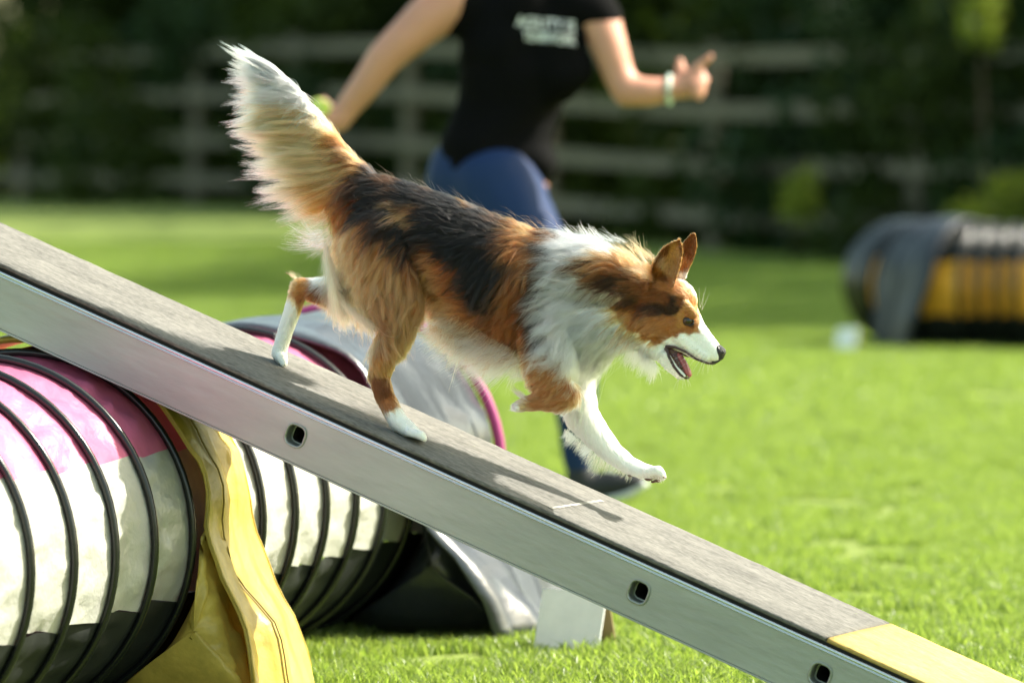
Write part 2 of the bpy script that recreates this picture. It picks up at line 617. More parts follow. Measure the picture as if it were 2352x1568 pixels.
def make_hedges():
    _, L = fence_xy(0)
    g = random.Random(5)
    kinds = [(M_DARKLEAF, 'dark ivy clad shrub'), (M_MIDLEAF, 'mid green leafy shrub'), (M_BLUELEAF, 'blue green conifer shrub')]
    words = ['at the far left end of the fence', 'left, behind the second stretch of rails', 'behind the rails left of the wagging tail', 'behind the rails above the dog\'s tail',
             'behind the handler\'s back arm', 'directly behind the handler\'s black shirt', 'behind the handler\'s bent elbow', 'just behind the pointing hand',
             'behind the rails right of the pointing hand', 'behind the rails left of the far tunnel', 'behind the far tunnel\'s left end', 'filling the right edge above the far tunnel', 'beyond the right edge of the picture']
    ts = np.linspace(1.5, L - 1.5, 13)
    for i, t in enumerate(ts):
        p, _ = fence_xy(t)
        q, _ = fence_xy(min(L, t + .5))
        e = (q - p) / (np.linalg.norm(q - p) + 1e-6)
        nn = np.array([-e[1], e[0]])
        if nn[1] < 0: nn = -nn
        k = (i * 5 + 1) % 3 if i < 9 else (2 if i % 2 else 0)
        m, wd = kinds[k]
        c = p + nn * 2.0
        shrub('hedge_shrub', wd + ' ' + words[i], 'shrub', c[0], c[1], 4.0, g.uniform(3.6, 4.8), 1.9, 9000, 0.095, m, 100 + i, clumps=26)
    # the dark hedge bottom: one continuous mass nobody could count
    bl = []
    for t in np.linspace(-1, L + 2, 60):
        p, _ = fence_xy(max(0, min(L, t)))
        bl.append((p[0] + 1.6 + g.uniform(-.2, .2), p[1] + 2.4, g.uniform(.2, .6), .9, 1.1, g.uniform(.7, 1.1)))
        bl.append((p[0] + 1.8 + g.uniform(-.2, .2), p[1] + 3.4, g.uniform(1.4, 2.6), .9, 1.0, g.uniform(.9, 1.2)))
    for k in range(16):       # the hedge goes on past the left end of the fence
        for hz, rr in ((.6, 1.1), (2.2, 1.2), (3.6, 1.0)):
            bl.append((-8.6 - k * 1.25, 77 + k * .3 + g.uniform(-.3, .3), hz + g.uniform(-.3, .3), 1.3, 1.2, rr))
    bl = [(a, b, c + float(terrain(a, b)), d, e_, f_) for a, b, c, d, e_, f_ in bl]
    u = link('undergrowth', leaves_mesh('undergrowth', bl, 46000, .12, 77, shell=.3), M_DARKLEAF)
    tag(u, 'dark undergrowth filling the hedge bottom behind the fence', kind='stuff')
    # ivy and brambles pushing through the rails
    iv = ['ivy covering the rails at the left edge of the picture', 'ivy clump on the rails just left of the tail tip', 'dark ivy hanging over the rails between the left edge and the tail', 'ivy climbing through the rails beside the tail', 'bramble spray over the top rails by the handler', 'ivy swamping the rails right of the pointing hand',
          'dense dark ivy burying the fence above the far tunnel', 'ivy mound over the fence end at the right edge']
    for i, (px, d, w, h, n) in enumerate(((60, 65.6, 1.2, 2.2, 1200), (430, 60.4, 1.0, 2.3, 1000), (215, 62.0, 1.3, 2.4, 1500), (620, 58.6, 1.1, 1.6, 900), (1480, 52.2, .8, 2.2, 260), (1965, 48.4, .8, 2.3, 700), (2110, 45.2, 1.7, 2.5, 3200), (2330, 43.2, 1.5, 2.3, 1500))):
        x = (px - 1176) * d / FPX
        shrub('ivy', iv[i], 'ivy', x, d - .1, w, h, .7, n, .06, M_DARKLEAF if i % 2 == 0 else M_BLUELEAF, 300 + i, 'ivy growing through the fence', trunk=False, clumps=9)
    # sunlit growth seen through gaps
    for i, (px, py, d, w, h, lb) in enumerate(((15, 190, 66.5, .45, 1.9, 'sunlit yellow green sapling by the left end of the fence'), (2290, 470, 42.0, .62, .45, 'sunlit yellow bush low on the right above the far tunnel'),
                                              (2250, 50, 42.5, .28, .4, 'sunlit yellow green spray at the top right'), (1840, 440, 47, .35, .6, 'thin sunlit weeds against the middle rails'))):
        P = U(px, py, d)
        z = float(terrain(P[0], P[1]))
        o = empty('sunlit_bush', (P[0], P[1], z))
        tag(o, lb, 'bush')
        cz = P[2] - z
        bl = [(random.uniform(-.35, .35) * w, random.uniform(-.2, .2), cz + random.uniform(-.35, .35) * h, w * .35, .25, h * .3) for _ in range(6)]
        link('foliage', leaves_mesh('foliage', bl, 420 if i < 3 else 160, .05, 400 + i), M_YELLEAF, o)
        tube_obj('stem', [(0, 0, 0), (.03, 0, cz * .6), (0, .02, cz)], [.009, .006, .003], M_BARK, o, 6)
    # tall trees: behind the hedge and on the sun side, they shade the far half of the field
    tr = [(-9, 80, 11, 'tall oak behind the left end of the hedge'), (-1.5, 70, 12, 'tall dark tree behind the hedge left of the handler'), (6.5, 60, 12, 'tall dark tree behind the hedge right of the handler'), (2.6, 62.5, 12, 'tall dark tree straight behind the handler, beyond the hedge'),
          (11.5, 50.5, 14, 'tree at the corner of the field, furthest of four'), (10.8, 43.5, 14, 'tree on the sunny side of the field, second furthest'),
          (12.2, 37, 13, 'tree on the sunny side of the field, second nearest'), (11.0, 31.5, 9.5, 'tree on the sunny side of the field, nearest one')]
    for i, (x, y, h, lb) in enumerate(tr):
        o = empty('tree', (x, y, float(terrain(x, y))))
        tag(o, lb, 'tree', 'tall trees round the field')
        g = random.Random(700 + i)
        cr = h * .36
        bl = []
        for _ in range(26):
            a, rr = g.uniform(0, 6.28), cr * math.sqrt(g.uniform(0, 1)) * .85
            bl.append((rr * math.cos(a), rr * math.sin(a), h * g.uniform(.22, .95), cr * g.uniform(.28, .42), cr * g.uniform(.28, .42), cr * g.uniform(.2, .32)))
        link('crown', leaves_mesh('crown', bl, 9000, .16, 700 + i), M_MIDLEAF if i % 2 else M_DARKLEAF, o)
        tube_obj('trunk', [(0, 0, -.2), (.1, .05, h * .3), (-.1, .1, h * .6), (0, 0, h * .9)], [.32, .24, .15, .04], M_BARK, o, 10)
        for q in range(5):
            a, z0 = g.uniform(0, 6.28), h * g.uniform(.28, .55)
            tube_obj('limb', [(0, 0, z0), (math.cos(a) * cr * .4, math.sin(a) * cr * .4, z0 + .8), (math.cos(a) * cr * .8, math.sin(a) * cr * .8, z0 + 2)], [.11, .07, .02], M_BARK, o, 7)


make_hedges()

# ================================================================== TUNNELS
M_PINK = mat('pink_tunnel_cloth', srgb(214, 115, 150), 0.38, bump=0.9, bscale=14, var=0.16, vscale=5, trans=0.25)
M_SILVER = mat('silver_white_tunnel_cloth', (0.44, 0.44, 0.405), 0.36, bump=.9, bscale=18, var=0.06, vscale=9, trans=0.12)
M_BLACKC = mat('black_tunnel_cloth', (0.013, 0.016, 0.015), 0.68, spec=.35, bump=0.4, bscale=12, var=0.3)
M_RING = mat('black_ring_sleeve', (0.010, 0.011, 0.012), 0.22)
M_YELLOW = mat('yellow_vinyl', (0.62, 0.455, 0.095), 0.34, bump=0.8, bscale=11, var=0.42, vscale=7, trans=0.2)
M_SLATE = mat('dark_slate_vinyl', (0.034, 0.040, 0.053), 0.30, spec=.9, bump=0.9, bscale=8, var=.3, vscale=5)
M_SLATE2 = mat('blue_black_vinyl', (0.013, 0.016, 0.024), 0.45, spec=.5, bump=0.5, bscale=9)
M_ORANGE = mat('orange_tunnel_cloth', (0.80, 0.36, 0.03), 0.5, bump=0.4, bscale=12, var=0.15)
M_SEAM = mat('dark_seam', (0.30, 0.22, 0.05), 0.6)
M_SILTHREAD = mat('piping_pink', srgb(150, 45, 110), 0.5)


def path_frame(path):
    pts = np.array(path, float)
    s = np.concatenate([[0], np.cumsum(np.linalg.norm(np.diff(pts, axis=0), axis=1))])

    def f(u):
        q = np.array([np.interp(u, s, pts[:, 0]), np.interp(u, s, pts[:, 1])])
        q2 = np.array([np.interp(u + .06, s, pts[:, 0]), np.interp(u + .06, s, pts[:, 1])])
        q1 = np.array([np.interp(u - .06, s, pts[:, 0]), np.interp(u - .06, s, pts[:, 1])])
        t = (q2 - q1) / np.linalg.norm(q2 - q1)
        return q, t
    return f, s[-1]


def make_tunnel(name, label, path, Rr, pitch, bands, first=0.03, seed=1, sag=0.045, wrinkle=0.02, zoff=0.0, ring_r=.0064):
    """bands: [(deg0, deg1, material, part name)] measured from the right-hand horizontal side upwards"""
    f, L = path_frame(path)
    c0, _ = f(L / 2)
    root = empty(name, (c0[0], c0[1], 0))
    tag(root, label, 'agility tunnel')
    rings = np.arange(first, L, pitch)
    uu = np.linspace(rings[0], rings[-1], (len(rings) - 1) * 12 + 1)

    def pt(u, deg, r):
        q, t = f(u)
        side = np.array([t[1], -t[0]])        # to the right of the direction of travel
        a = math.radians(deg)
        return np.array([q[0] + side[0] * r * math.cos(a) - c0[0], q[1] + side[1] * r * math.cos(a) - c0[1], Rr + zoff + r * math.sin(a)])

    for (d0, d1, m, pn) in bands:
        nd = max(4, int((d1 - d0) / 3))
        P = np.zeros((len(uu), nd + 1, 3))
        for i, u in enumerate(uu):
            fr = ((u - rings[0]) / pitch) % 1
            s_ = math.sin(math.pi * fr)
            for j in range(nd + 1):
                dg = d0 + (d1 - d0) * j / nd
                w = noise.noise(Vector((u * 9 + .3, dg * .045 + .37, seed + .4))) * .6 + noise.noise(Vector((u * 22 + dg * .12, dg * .13 + .43, seed + 5.3))) * .55
                w2 = abs(noise.noise(Vector((u * 14 - dg * .09, dg * .11 + 4.41, seed + 9.2))))
                r = Rr - .006 - sag * Rr * s_ * 1.2 - wrinkle * (s_ ** .5) * (w * .8 + w2 * .9)
                P[i, j] = pt(u, dg, r)
                P[i, j, 2] = max(P[i, j, 2], .003)
        link(pn, grid_mesh(pn, P), m, root)
    for u in rings:
        pts = [pt(u, a, Rr) for a in np.linspace(0, 360, 73)[:-1]]
        P = tube_np(pts, ring_r, 8, True, np.array([*f(u)[1], 0.0]))
        P[:, :, 2] = np.maximum(P[:, :, 2], .002)
        link('ring', grid_mesh('ring', P, True, True), M_RING, root)
    return root, f, L, pt, c0


def make_saddle(name, label, tun, u0, u1, m, top_r, flare, foot, seed, seam=True, foot_w=1.5, cat='tunnel weight', fa=1.0, rib=0.0):
    root_t, f, L, pt, c0 = tun
    uc = (u0 + u1) / 2
    q, t = f(uc)
    root = empty(name, (q[0], q[1], 0))
    tag(root, label, cat)
    Rr = top_r - .012
    prof = []      # (lateral, height, width factor)
    th0 = 18
    for sgn in (-1, 1):
        leg = []
        for k in range(15):       # outer face from the tunnel flank down to the foot
            s_ = k / 14
            x0, z0 = top_r * math.cos(R(th0)), Rr + top_r * math.sin(R(th0))
            x = x0 + (foot - x0) * s_ ** 1.1 + .012 * math.sin(s_ * 3.1)
            z = z0 * (1 - s_) + .012 * s_
            leg.append((sgn * x, z, 1 + (foot_w - 1) * s_ ** 1.3))
        prof.append(leg)
    arc = [(top_r * math.cos(R(a)), Rr + top_r * math.sin(R(a)), 1) for a in np.linspace(180 - th0, th0, 34)]
    full = prof[0][::-1] + arc[1:-1] + prof[1]
    nw = 18
    hw = (u1 - u0) / 2
    P = np.zeros((len(full), nw + 1, 3))
    for i, (lx, lz, wf) in enumerate(full):
        for j in range(nw + 1):
            e = (j / nw) * 2 - 1
            u = uc + e * hw * wf
            qq, tt = f(u)
            side = np.array([tt[1], -tt[0]])
            fold = noise.noise(Vector((i * .22, e * 2.2, seed))) * .016 + noise.noise(Vector((i * .06, e * 8, seed + 3))) * .018 + .006 * math.sin(e * 9 + i * .1)
            fold = fold * fa * (1 if lz < .42 else .5) + rib * abs(math.sin(math.pi * u / .087))
            low = max(0.0, 1 - lz / .28)
            bulge = .025 * low * math.cos(e * 1.45) * flare
            if abs(lx) > .2 and lz > .12:
                xi = math.sqrt(max(.04, top_r ** 2 - max(0.0, lz - Rr) ** 2)) + max(0.0, Rr - lz) * .25
                wgt = max(0.0, min(1.0, (-e - .35) / .6)) * max(0.0, min(1.0, (lz - .16) / .14))
                lx = math.copysign(abs(lx) * (1 - wgt) + min(abs(lx), xi) * wgt, lx)
            lx2 = lx + math.copysign(fold * (1.0 if abs(lx) > .1 else 0) + bulge, lx)
            z2 = max(.006, lz + abs(fold) * (.55 if abs(lx) < .22 and lz > .3 else 0) - (abs(e) ** 4) * .006)
            P[i, j] = (qq[0] + side[0] * lx2 - q[0], qq[1] + side[1] * lx2 - q[1], z2)
    me = grid_mesh('cover', P)
    o = link('cover', me, m, root)
    so = o.modifiers.new('thick', 'SOLIDIFY')
    so.thickness = .006
    so.offset = -1
    # the filled foot bags: they pack the space between tunnel flank, cover and ground
    for sgn in (-1, 1):
        sec = []
        for k in range(22):        # down the outer face
            s_ = .30 + .68 * k / 21
            x0, z0 = top_r * math.cos(R(th0)), Rr + top_r * math.sin(R(th0))
            sec.append((x0 + (foot - x0) * s_ ** 1.1 - .014, max(.012, z0 * (1 - s_) + .004)))
        sec += [(foot - .03, .004), ((foot + .16) / 2, .004), (.17, .004), (.135, .02)]
        for a in np.linspace(-62, 4, 20):
            sec.append(((Rr + .006) * math.cos(R(a)), Rr + (Rr + .006) * math.sin(R(a))))
        cx, cz = np.mean([p[0] for p in sec]), np.mean([p[1] for p in sec])
        nB = 34
        B = np.zeros((nB + 1, len(sec), 3))
        for j in range(nB + 1):
            e = -math.cos(math.pi * j / nB)
            cap = (max(0.0, 1 - abs(e) ** 4)) ** .5
            qq, tt = f(uc + e * hw * foot_w * flare * 1.04)
            side = np.array([tt[1], -tt[0]])
            for k, (sx, sz) in enumerate(sec):
                w = .012 * noise.noise(Vector((e * 4, k * .16, seed + 20))) + .008 * noise.noise(Vector((e * 9, k * .4, seed + 27)))
                x = cx + (sx - cx) * (cap * .96 + .04) + w
                z = cz + (sz - cz) * (cap * .96 + .04) + w
                B[j, k] = (qq[0] + side[0] * x * sgn - q[0], qq[1] + side[1] * x * sgn - q[1], max(.004, z))
        B = np.concatenate([B[:1].mean(1, keepdims=True).repeat(len(sec), 1), B, B[-1:].mean(1, keepdims=True).repeat(len(sec), 1)])
        link('sand_bag', grid_mesh('sand_bag', B, False, True), m, root)
    if seam:
        js = int(nw * .30)
        pts = P[len(full) - 22:-1, js] + np.array([0, -.002, 0.0]) + np.array([f(uc)[1][1] * .003, 0, 0])
        tube_obj('seam', pts, .0016, M_SEAM, root, 6)
        for jj in (0, nw):
            tube_obj('hem', P[2:-2, jj], .0022, m, root, 6)
    return root


tunA = make_tunnel('agility_tunnel', 'pink, silver and black agility tunnel lying under the plank at the left', [(-1.163, 7.55), (-.33 - .236 * (11.07 - 9.5), 9.5), (-.319, 11.145)], .29, .2055,
                   [(29, 151, M_PINK, 'pink_top_panel'), (-22, 29, M_SILVER, 'silver_side_panel'), (151, 202, M_SILVER, 'silver_side_panel'), (202, 338, M_BLACKC, 'black_base_panel')], first=.175, seed=3, wrinkle=.019)
_f, _L = tunA[1], tunA[2]
make_saddle('yellow_tunnel_strap', 'yellow vinyl weighted strap over the pink and silver tunnel', tunA, 1.632, 1.875, M_YELLOW, .309, 1.0, .405, 4, foot_w=1.3)
make_saddle('black_tunnel_cover', 'shiny dark slate weighted cover over the far end of the pink tunnel', tunA, _L - .78, _L - .075, M_SLATE, .301, .6, .47, 9, seam=False, foot_w=.82, fa=2.2)
# bound edge of the mouth
P_ = tube_np([tunA[3](_L - .015, a, .309) for a in np.linspace(0, 360, 73)[:-1]], .011, 8, True, np.array([*tunA[1](_L - .02)[1], 0.0]))
P_[:, :, 2] = np.maximum(P_[:, :, 2], .002)
link('mouth_binding', grid_mesh('mouth_binding', P_, True, True), M_SILTHREAD, tunA[0])

yT = 25.7
tunB = make_tunnel('agility_tunnel', 'orange and black agility tunnel far off on the right of the field', [(1.86, 26.9), (1.90, 26.2), (2.06, 25.75), (2.45, 25.58), (3.2, 25.6), (4.4, 25.9)], .286, .087,
                   [(30, 150, M_BLACKC, 'black_top_panel'), (-28, 30, M_ORANGE, 'orange_side_panel'), (150, 208, M_ORANGE, 'orange_side_panel'), (208, 332, M_BLACKC, 'black_base_panel')], first=.02, seed=8, sag=.10, wrinkle=.014, ring_r=.0165)
make_saddle('far_tunnel_cover', 'dark slate weighted cover near the left end of the orange tunnel', tunB, .90, 1.20, M_SLATE2, .306, .7, .33, 21, seam=False, foot_w=.75, rib=.012)


# number markers: folded white plates
M_WHITEP = mat('white_plastic_plate', (0.78, 0.79, 0.80), 0.4, var=0.06, vscale=20)
M_BROWNP = mat('brown_back_board', (0.30, 0.22, 0.11), 0.6, var=0.15, vscale=20)


def marker(label, x, y, rz, w, h, sp):
    z = float(terrain(x, y))
    o = empty('number_marker', (x, y, z), rz)
    tag(o, label, 'course marker', 'folded white course markers')
    for s, nm, mm in ((-1, 'front_plate', M_WHITEP), (1, 'back_plate', M_BROWNP)):
        L = math.hypot(h, sp)
        me = box_mesh(nm, (-w / 2, -.0015, 0), (w / 2, .0015, L - .004), .0008)
        p = link(nm, me, mm, o, False)
        p.location = (0, s * sp, 0)
        p.rotation_euler = (math.atan2(s * sp, h), 0, 0)
    tube_obj('ridge', [(-w / 2, 0, h - .003), (w / 2, 0, h - .003)], .0025, M_WHITEP, o, 8)
    return o


# ================================================================== PLANK
M_SURF = None


def surf_mat(name, c1, c2):
    m = bpy.data.materials.new(name)
    m.use_nodes = True
    nt = m.node_tree
    b = nt.nodes['Principled BSDF']
    b.inputs['Roughness'].default_value = 0.9
    b.inputs['Specular IOR Level'].default_value = 0.25
    tc = nt.nodes.new('ShaderNodeTexCoord')

    def nz(scale, stretch, det=4):
        mp = nt.nodes.new('ShaderNodeMapping')
        mp.inputs['Scale'].default_value = stretch
        n = nt.nodes.new('ShaderNodeTexNoise')
        n.inputs['Scale'].default_value = scale
        n.inputs['Detail'].default_value = det
        n.inputs['Roughness'].default_value = .6
        nt.links.new(tc.outputs['Object'], mp.inputs[0])
        nt.links.new(mp.outputs[0], n.inputs[0])
        return n.outputs['Fac']
    fine, mid, big = nz(260, (.30, 1, 1)), nz(40, (.3, 1.3, 1)), nz(5, (1, 2, 1))

    def mth(op, a, bb):
        q = nt.nodes.new('ShaderNodeMath')
        q.operation = op
        for i, s in enumerate((a, bb)):
            if isinstance(s, (int, float)): q.inputs[i].default_value = s
            else: nt.links.new(s, q.inputs[i])
        return q.outputs[0]
    tot = mth('ADD', mth('MULTIPLY', fine, .75), mth('ADD', mth('MULTIPLY', mid, .35), mth('MULTIPLY', big, .35)))
    mr = nt.nodes.new('ShaderNodeMapRange')
    mr.inputs[1].default_value = .52
    mr.inputs[2].default_value = .92
    nt.links.new(tot, mr.inputs[0])
    mc = nt.nodes.new('ShaderNodeMix')
    mc.data_type = 'RGBA'
    mc.inputs[6].default_value = (*c1, 1)
    mc.inputs[7].default_value = (*c2, 1)
    nt.links.new(mr.outputs[0], mc.inputs[0])
    nt.links.new(mc.outputs[2], b.inputs['Base Color'])
    bp = nt.nodes.new('ShaderNodeBump')
    bp.inputs['Strength'].default_value = .8
    bp.inputs['Distance'].default_value = .002
    nt.links.new(fine, bp.inputs['Height'])
    nt.links.new(bp.outputs[0], b.inputs['Normal'])
    return m


M_GREY = surf_mat('grey_rubber_granule_surface', (0.060, 0.058, 0.054), (0.215, 0.207, 0.190))
M_YSURF = surf_mat('yellow_contact_surface', (0.36, 0.235, 0.06), (0.58, 0.44, 0.17))
M_LINE = mat('worn_chalk_line', (0.27, 0.26, 0.235), 0.9, var=0.4, vscale=80)
M_ALU = mat('brushed_aluminium', (0.365, 0.39, 0.375), 0.5, metal=0.6, bump=0.08, bscale=90, var=0.13, vscale=16, stretch=(.25, 1, 1), detail=12)
M_ALUL = mat('bright_aluminium_lip', (0.62, 0.65, 0.68), 0.25, metal=0.9, bump=0.1, bscale=30, stretch=(.1, 1, 1))
M_DARK = mat('gap_shade_and_deck_black', (0.008, 0.008, 0.006), 0.8)  # black for the painted gap shade, the rung hollows and the deck board
M_RIM = mat('worn_hole_rim', (0.30, 0.32, 0.30), 0.45, metal=0.7, bump=.2, bscale=50)

pA, pB = W(0, 603, -.145), W(1900, 1463, -.145)
HWID = .145 / .15
EV = (pB - pA); LAB = np.linalg.norm(EV); EV /= LAB
DN = np.cross(EV, NX); DN = DN if DN[2] < 0 else -DN      # perpendicular, downwards
pC = pA + NX * .145                                        # centreline origin on the walking surface
AXES = (EV, NX * HWID, -DN)


def make_plank():
    ground_len = (pC[2] - .045) / (-EV[2])
    x0, x1 = -1.25, ground_len
    root = empty('ramp_plank', pC + EV * x1)
    tag(root, 'long aluminium dog agility ramp plank with grey walking surface, sloping down to the right', 'agility ramp')
    rl = np.array(root.location)
    # local frame: x along, y across, z up from the surface; keep Object coords in that frame
    rotm = Matrix((tuple(EV), tuple(NX * HWID), tuple(-DN))).transposed().to_4x4()

    def put(name, me, m, smooth=False):
        o = link(name, me, m, root, smooth)
        o.matrix_local = Matrix.Translation(Vector(pC - rl)) @ rotm
        return o

    def p2x(px, py):      # photo pixel on the near face -> along coordinate
        q = W(px, py, -.153) - pC
        return float(q @ EV), float(q @ (-DN))
    xb = float((pB - pA) @ EV)

    def slab(name, a, b, m, seed):
        # gently uneven edges where the rubber coating ends
        n = int((b - a) / .012)
        xs = np.linspace(a, b, n)
        prof = [(-.149, -.007), (-.150, -.002), (-.147, 0), (-.10, .0006), (0, .001), (.10, .0006), (.147, 0), (.150, -.002), (.149, -.007)]
        P = np.zeros((n, len(prof), 3))
        for i, x in enumerate(xs):
            w = .0011 * noise.noise(Vector((x * 26, seed, 0))) + .0006 * noise.noise(Vector((x * 80, seed, 4)))
            for j, (y, z) in enumerate(prof):
                P[i, j] = (x, y + (w if y > .12 else -w if y < -.12 else 0), z + (w * .6 if abs(y) > .12 else 0))
        me = grid_mesh(name, P, False, True)
        bm = bmesh.new(); bm.from_mesh(me)
        bmesh.ops.holes_fill(bm, edges=[e for e in bm.edges if e.is_boundary], sides=0)
        bm.to_mesh(me); bm.free()
        return put(name, me, m, True)
    slab('grey_walking_surface', x0, xb - .0015, M_GREY, 1)
    slab('yellow_contact_surface', xb + .0015, x1, M_YSURF, 2)
    put('gap_shade_strip', box_mesh('gap_shade_strip', (x0, -.1465, -.0115), (x1, .1465, -.0072)), M_DARK)  # black strip standing in for the shadow gap under the walking surface
    # extrusion lip: small rounded channel
    for s in (-1, 1):
        prof = [(-.1530, -.0120), (-.1545, -.0128), (-.1552, -.0150), (-.1540, -.0170), (-.1525, -.0172), (-.1525, -.0186), (-.1546, -.0192), (-.1546, -.0206), (-.1500, -.0206), (-.1500, -.0120)]
        P = np.array([[(x, -s * y if s < 0 else y, z) for (y, z) in prof] for x in (x0, x1)])
        if s < 0: P[:, :, 1] = np.abs(P[:, :, 1])
        put('edge_lip', grid_mesh('edge_lip', P, False, True), M_ALUL, True)
    # hollow side members with punched rounded holes; rungs run across between them
    holes = []
    for (hx, hy) in ((678, 975), (1467, 1333), (1885, 1522)):
        holes.append(p2x(hx, hy)[0])
    holes = [h + .004 for h in holes]
    holes = [holes[0] - .75] + holes + [holes[2] + .31]
    zt, zb = -.0202, -.0975
    zc = -.0565
    hwx, hwz, rc = .0155, .0158, .0105

    def rrect(cx, cz, hx, hz, r, n=5):
        pts = []
        for (sx, sz, a0) in ((1, 1, 0), (-1, 1, 90), (-1, -1, 180), (1, -1, 270)):
            for k in range(n):
                a = R(a0 + 90 * k / (n - 1))
                pts.append((cx + sx * (hx - r) + r * math.cos(a), cz + sz * (hz - r) + r * math.sin(a)))
        return pts
    for s in (-1, 1):
        bm = bmesh.new()
        yo = s * .1525
        outer = [bm.verts.new((x, yo, z)) for x, z in ((x0, zb), (x1, zb), (x1, zt), (x0, zt))]
        edges = [bm.edges.new((outer[i], outer[(i + 1) % 4])) for i in range(4)]
        for h in holes:
            vs = [bm.verts.new((x, yo, z)) for x, z in rrect(h, zc, hwx, hwz, rc)]
            edges += [bm.edges.new((vs[i], vs[(i + 1) % len(vs)])) for i in range(len(vs))]
        bmesh.ops.triangle_fill(bm, use_beauty=True, use_dissolve=False, edges=edges)
        # drop the faces that filled the holes
        kill = [f for f in bm.faces if any(abs(f.calc_center_median().x - h) < hwx * .98 and abs(f.calc_center_median().z - zc) < hwz * .98 and all(abs(v.co.x - h) < hwx + .002 and abs(v.co.z - zc) < hwz + .002 for v in f.verts) for h in holes)]
        bmesh.ops.delete(bm, geom=kill, context='FACES')
        ex = bmesh.ops.extrude_face_region(bm, geom=bm.faces[:])
        for v in ex['geom']:
            if isinstance(v, bmesh.types.BMVert): v.co.y -= s * .003
        bmesh.ops.recalc_face_normals(bm, faces=bm.faces[:])
        put('side_plate', bm_mesh('side_plate', bm), M_ALU)
        put('bottom_flange', box_mesh('bottom_flange', (x0, min(s * .1535, s * .118), zb - .004), (x1, max(s * .1535, s * .118), zb - .0008), .0006), M_ALU)
    put('deck_board', box_mesh('deck_board', (x0, -.149, -.0205), (x1, .149, -.0118)), M_DARK)
    for h in holes:
        # rung: a rounded square tube through both plates, flared rim at the near end
        ys = [-.1542, -.1548, -.1545, -.1535, -.150, -.10, .10, .150, .1556, .1552]
        gr = [.0030, .0018, .0004, -.0008, -.0014, -.0014, -.0014, -.0008, .0010, .0036]
        P = np.array([[(x, y, z) for x, z in rrect(h, zc, hwx + g, hwz + g, rc + g)] for y, g in zip(ys, gr)])
        o = put('rung', grid_mesh('rung', P, False, True), M_RIM, True)
        P2 = np.array([[(x, y, z) for x, z in rrect(h, zc, hwx - .0035, hwz - .0035, rc - .003)] for y in (-.132, -.130, .09)])
        put('rung_liner', grid_mesh('rung_liner', P2, False, True), M_DARK, True)  # the dark of the hollow is put into the liner's black
        # liner shoulder
        P3 = np.array([[(x, -.132, z) for x, z in rrect(h, zc, hwx - g, hwz - g, rc - g)] for g in (.0012, .0036)])
        put('liner_shoulder', grid_mesh('liner_shoulder', P3, False, True), M_RIM, True)
        P4 = np.array([[(x, .088, z) for x, z in rrect(h, zc, q, q, rc * q / hwx)] for q in (.0005, .0135)])
        put('rung_shade_disc', grid_mesh('rung_shade_disc', P4, False, True), M_DARK, False)  # black disc standing in for the darkness deep inside the rung
    # faint chalk lines across
    for (pxn, pyn, pxf) in ((2115 / 1.0, 1163, 0),):
        pass
    for k, off in enumerate((0.0,)):
        q = (W(1262, 1168, -.13) - pC) @ EV + off
        n = 40
        P = np.zeros((n, 2, 3))
        for i in range(n):
            y = -.13 + .22 * i / (n - 1)
            wd = .0035 * (1 + .8 * noise.noise(Vector((i * .7, k, 2))))
            P[i, 0] = (q - wd + .001 * noise.noise(Vector((i * .2, k, 9))), y, .0016)
            P[i, 1] = (q + wd + .001 * noise.noise(Vector((i * .2, k, 9))), y, .0016)
        put('chalk_line', grid_mesh('chalk_line', P), M_LINE)
    for i in range(5):     # grass clippings dropped on the surface
        x, y = random.uniform(.2, 1.9), random.uniform(-.12, .12)
        me = bpy.data.meshes.new('grass_clipping')
        me.from_pydata([(x, y, .002), (x + .006, y + .001, .004), (x + .003, y + .004, .003)], [], [(0, 1, 2)])
        o = put('grass_clipping', me, M_GRASS)
        me.attributes.new('tone', 'FLOAT', 'POINT').data.foreach_set('value', [.5] * 3)
    return root


make_plank()

mk = U(1322, 1505, 10.75)
mk_y = .9 / ((1505 - 350) / FPX)
marker('folded white course marker standing on the grass under the plank', (1322 - 1176) * mk_y / FPX, mk_y, R(-32), .135, .118, .036)
mk_y2 = .9 / ((815 - 350) / FPX)
marker('small white course marker beside the far orange tunnel', (1948 - 1176) * mk_y2 / FPX, mk_y2, R(-30), .10, .12, .035)

# ================================================================== HANDLER (person)
M_SKIN = mat('skin', (0.54, 0.255, 0.175), 0.5, sss=.15, var=.05, vscale=9)
M_SHIRT = mat('black_jersey', (0.0035, 0.0035, 0.004), 0.85, spec=.06, bump=.5, bscale=10, sheen=.2)
M_LEGG = mat('navy_leggings', (0.009, 0.027, 0.095), 0.65, spec=.2, bump=.15, bscale=12)
M_SHOE = mat('black_mesh_shoe', (0.012, 0.013, 0.016), 0.7)
M_SOLE = mat('pale_grey_sole', (0.55, 0.57, 0.58), 0.6)
M_HAIR = mat('brown_hair', (0.07, 0.035, 0.018), 0.5, bump=.6, bscale=60, stretch=(4, 4, .4))
M_PRINT = mat('white_print', (0.72, 0.73, 0.74), 0.6)
M_BALL = mat('tennis_ball_felt', (0.50, 0.62, 0.10), 0.9, bump=.5, bscale=90)
M_BAND = mat('pale_wristband', (0.55, 0.68, 0.60), 0.5)
M_FACE = mat('lip_and_brow', (0.25, 0.09, 0.07), 0.6)
M_EYEW = mat('eye_white', (0.7, 0.7, 0.68), 0.2)

PD = 14.6
PS = FPX / PD
foot = U(1400, 1150, PD)
person = empty('person', (foot[0] - .15, foot[1], 0))
tag(person, 'running handler in black printed t-shirt and navy leggings, holding a ball back and pointing ahead', 'person')
PO = np.array(person.location)


def P3(x, y, v):
    return U(x, y, PD + v) - PO


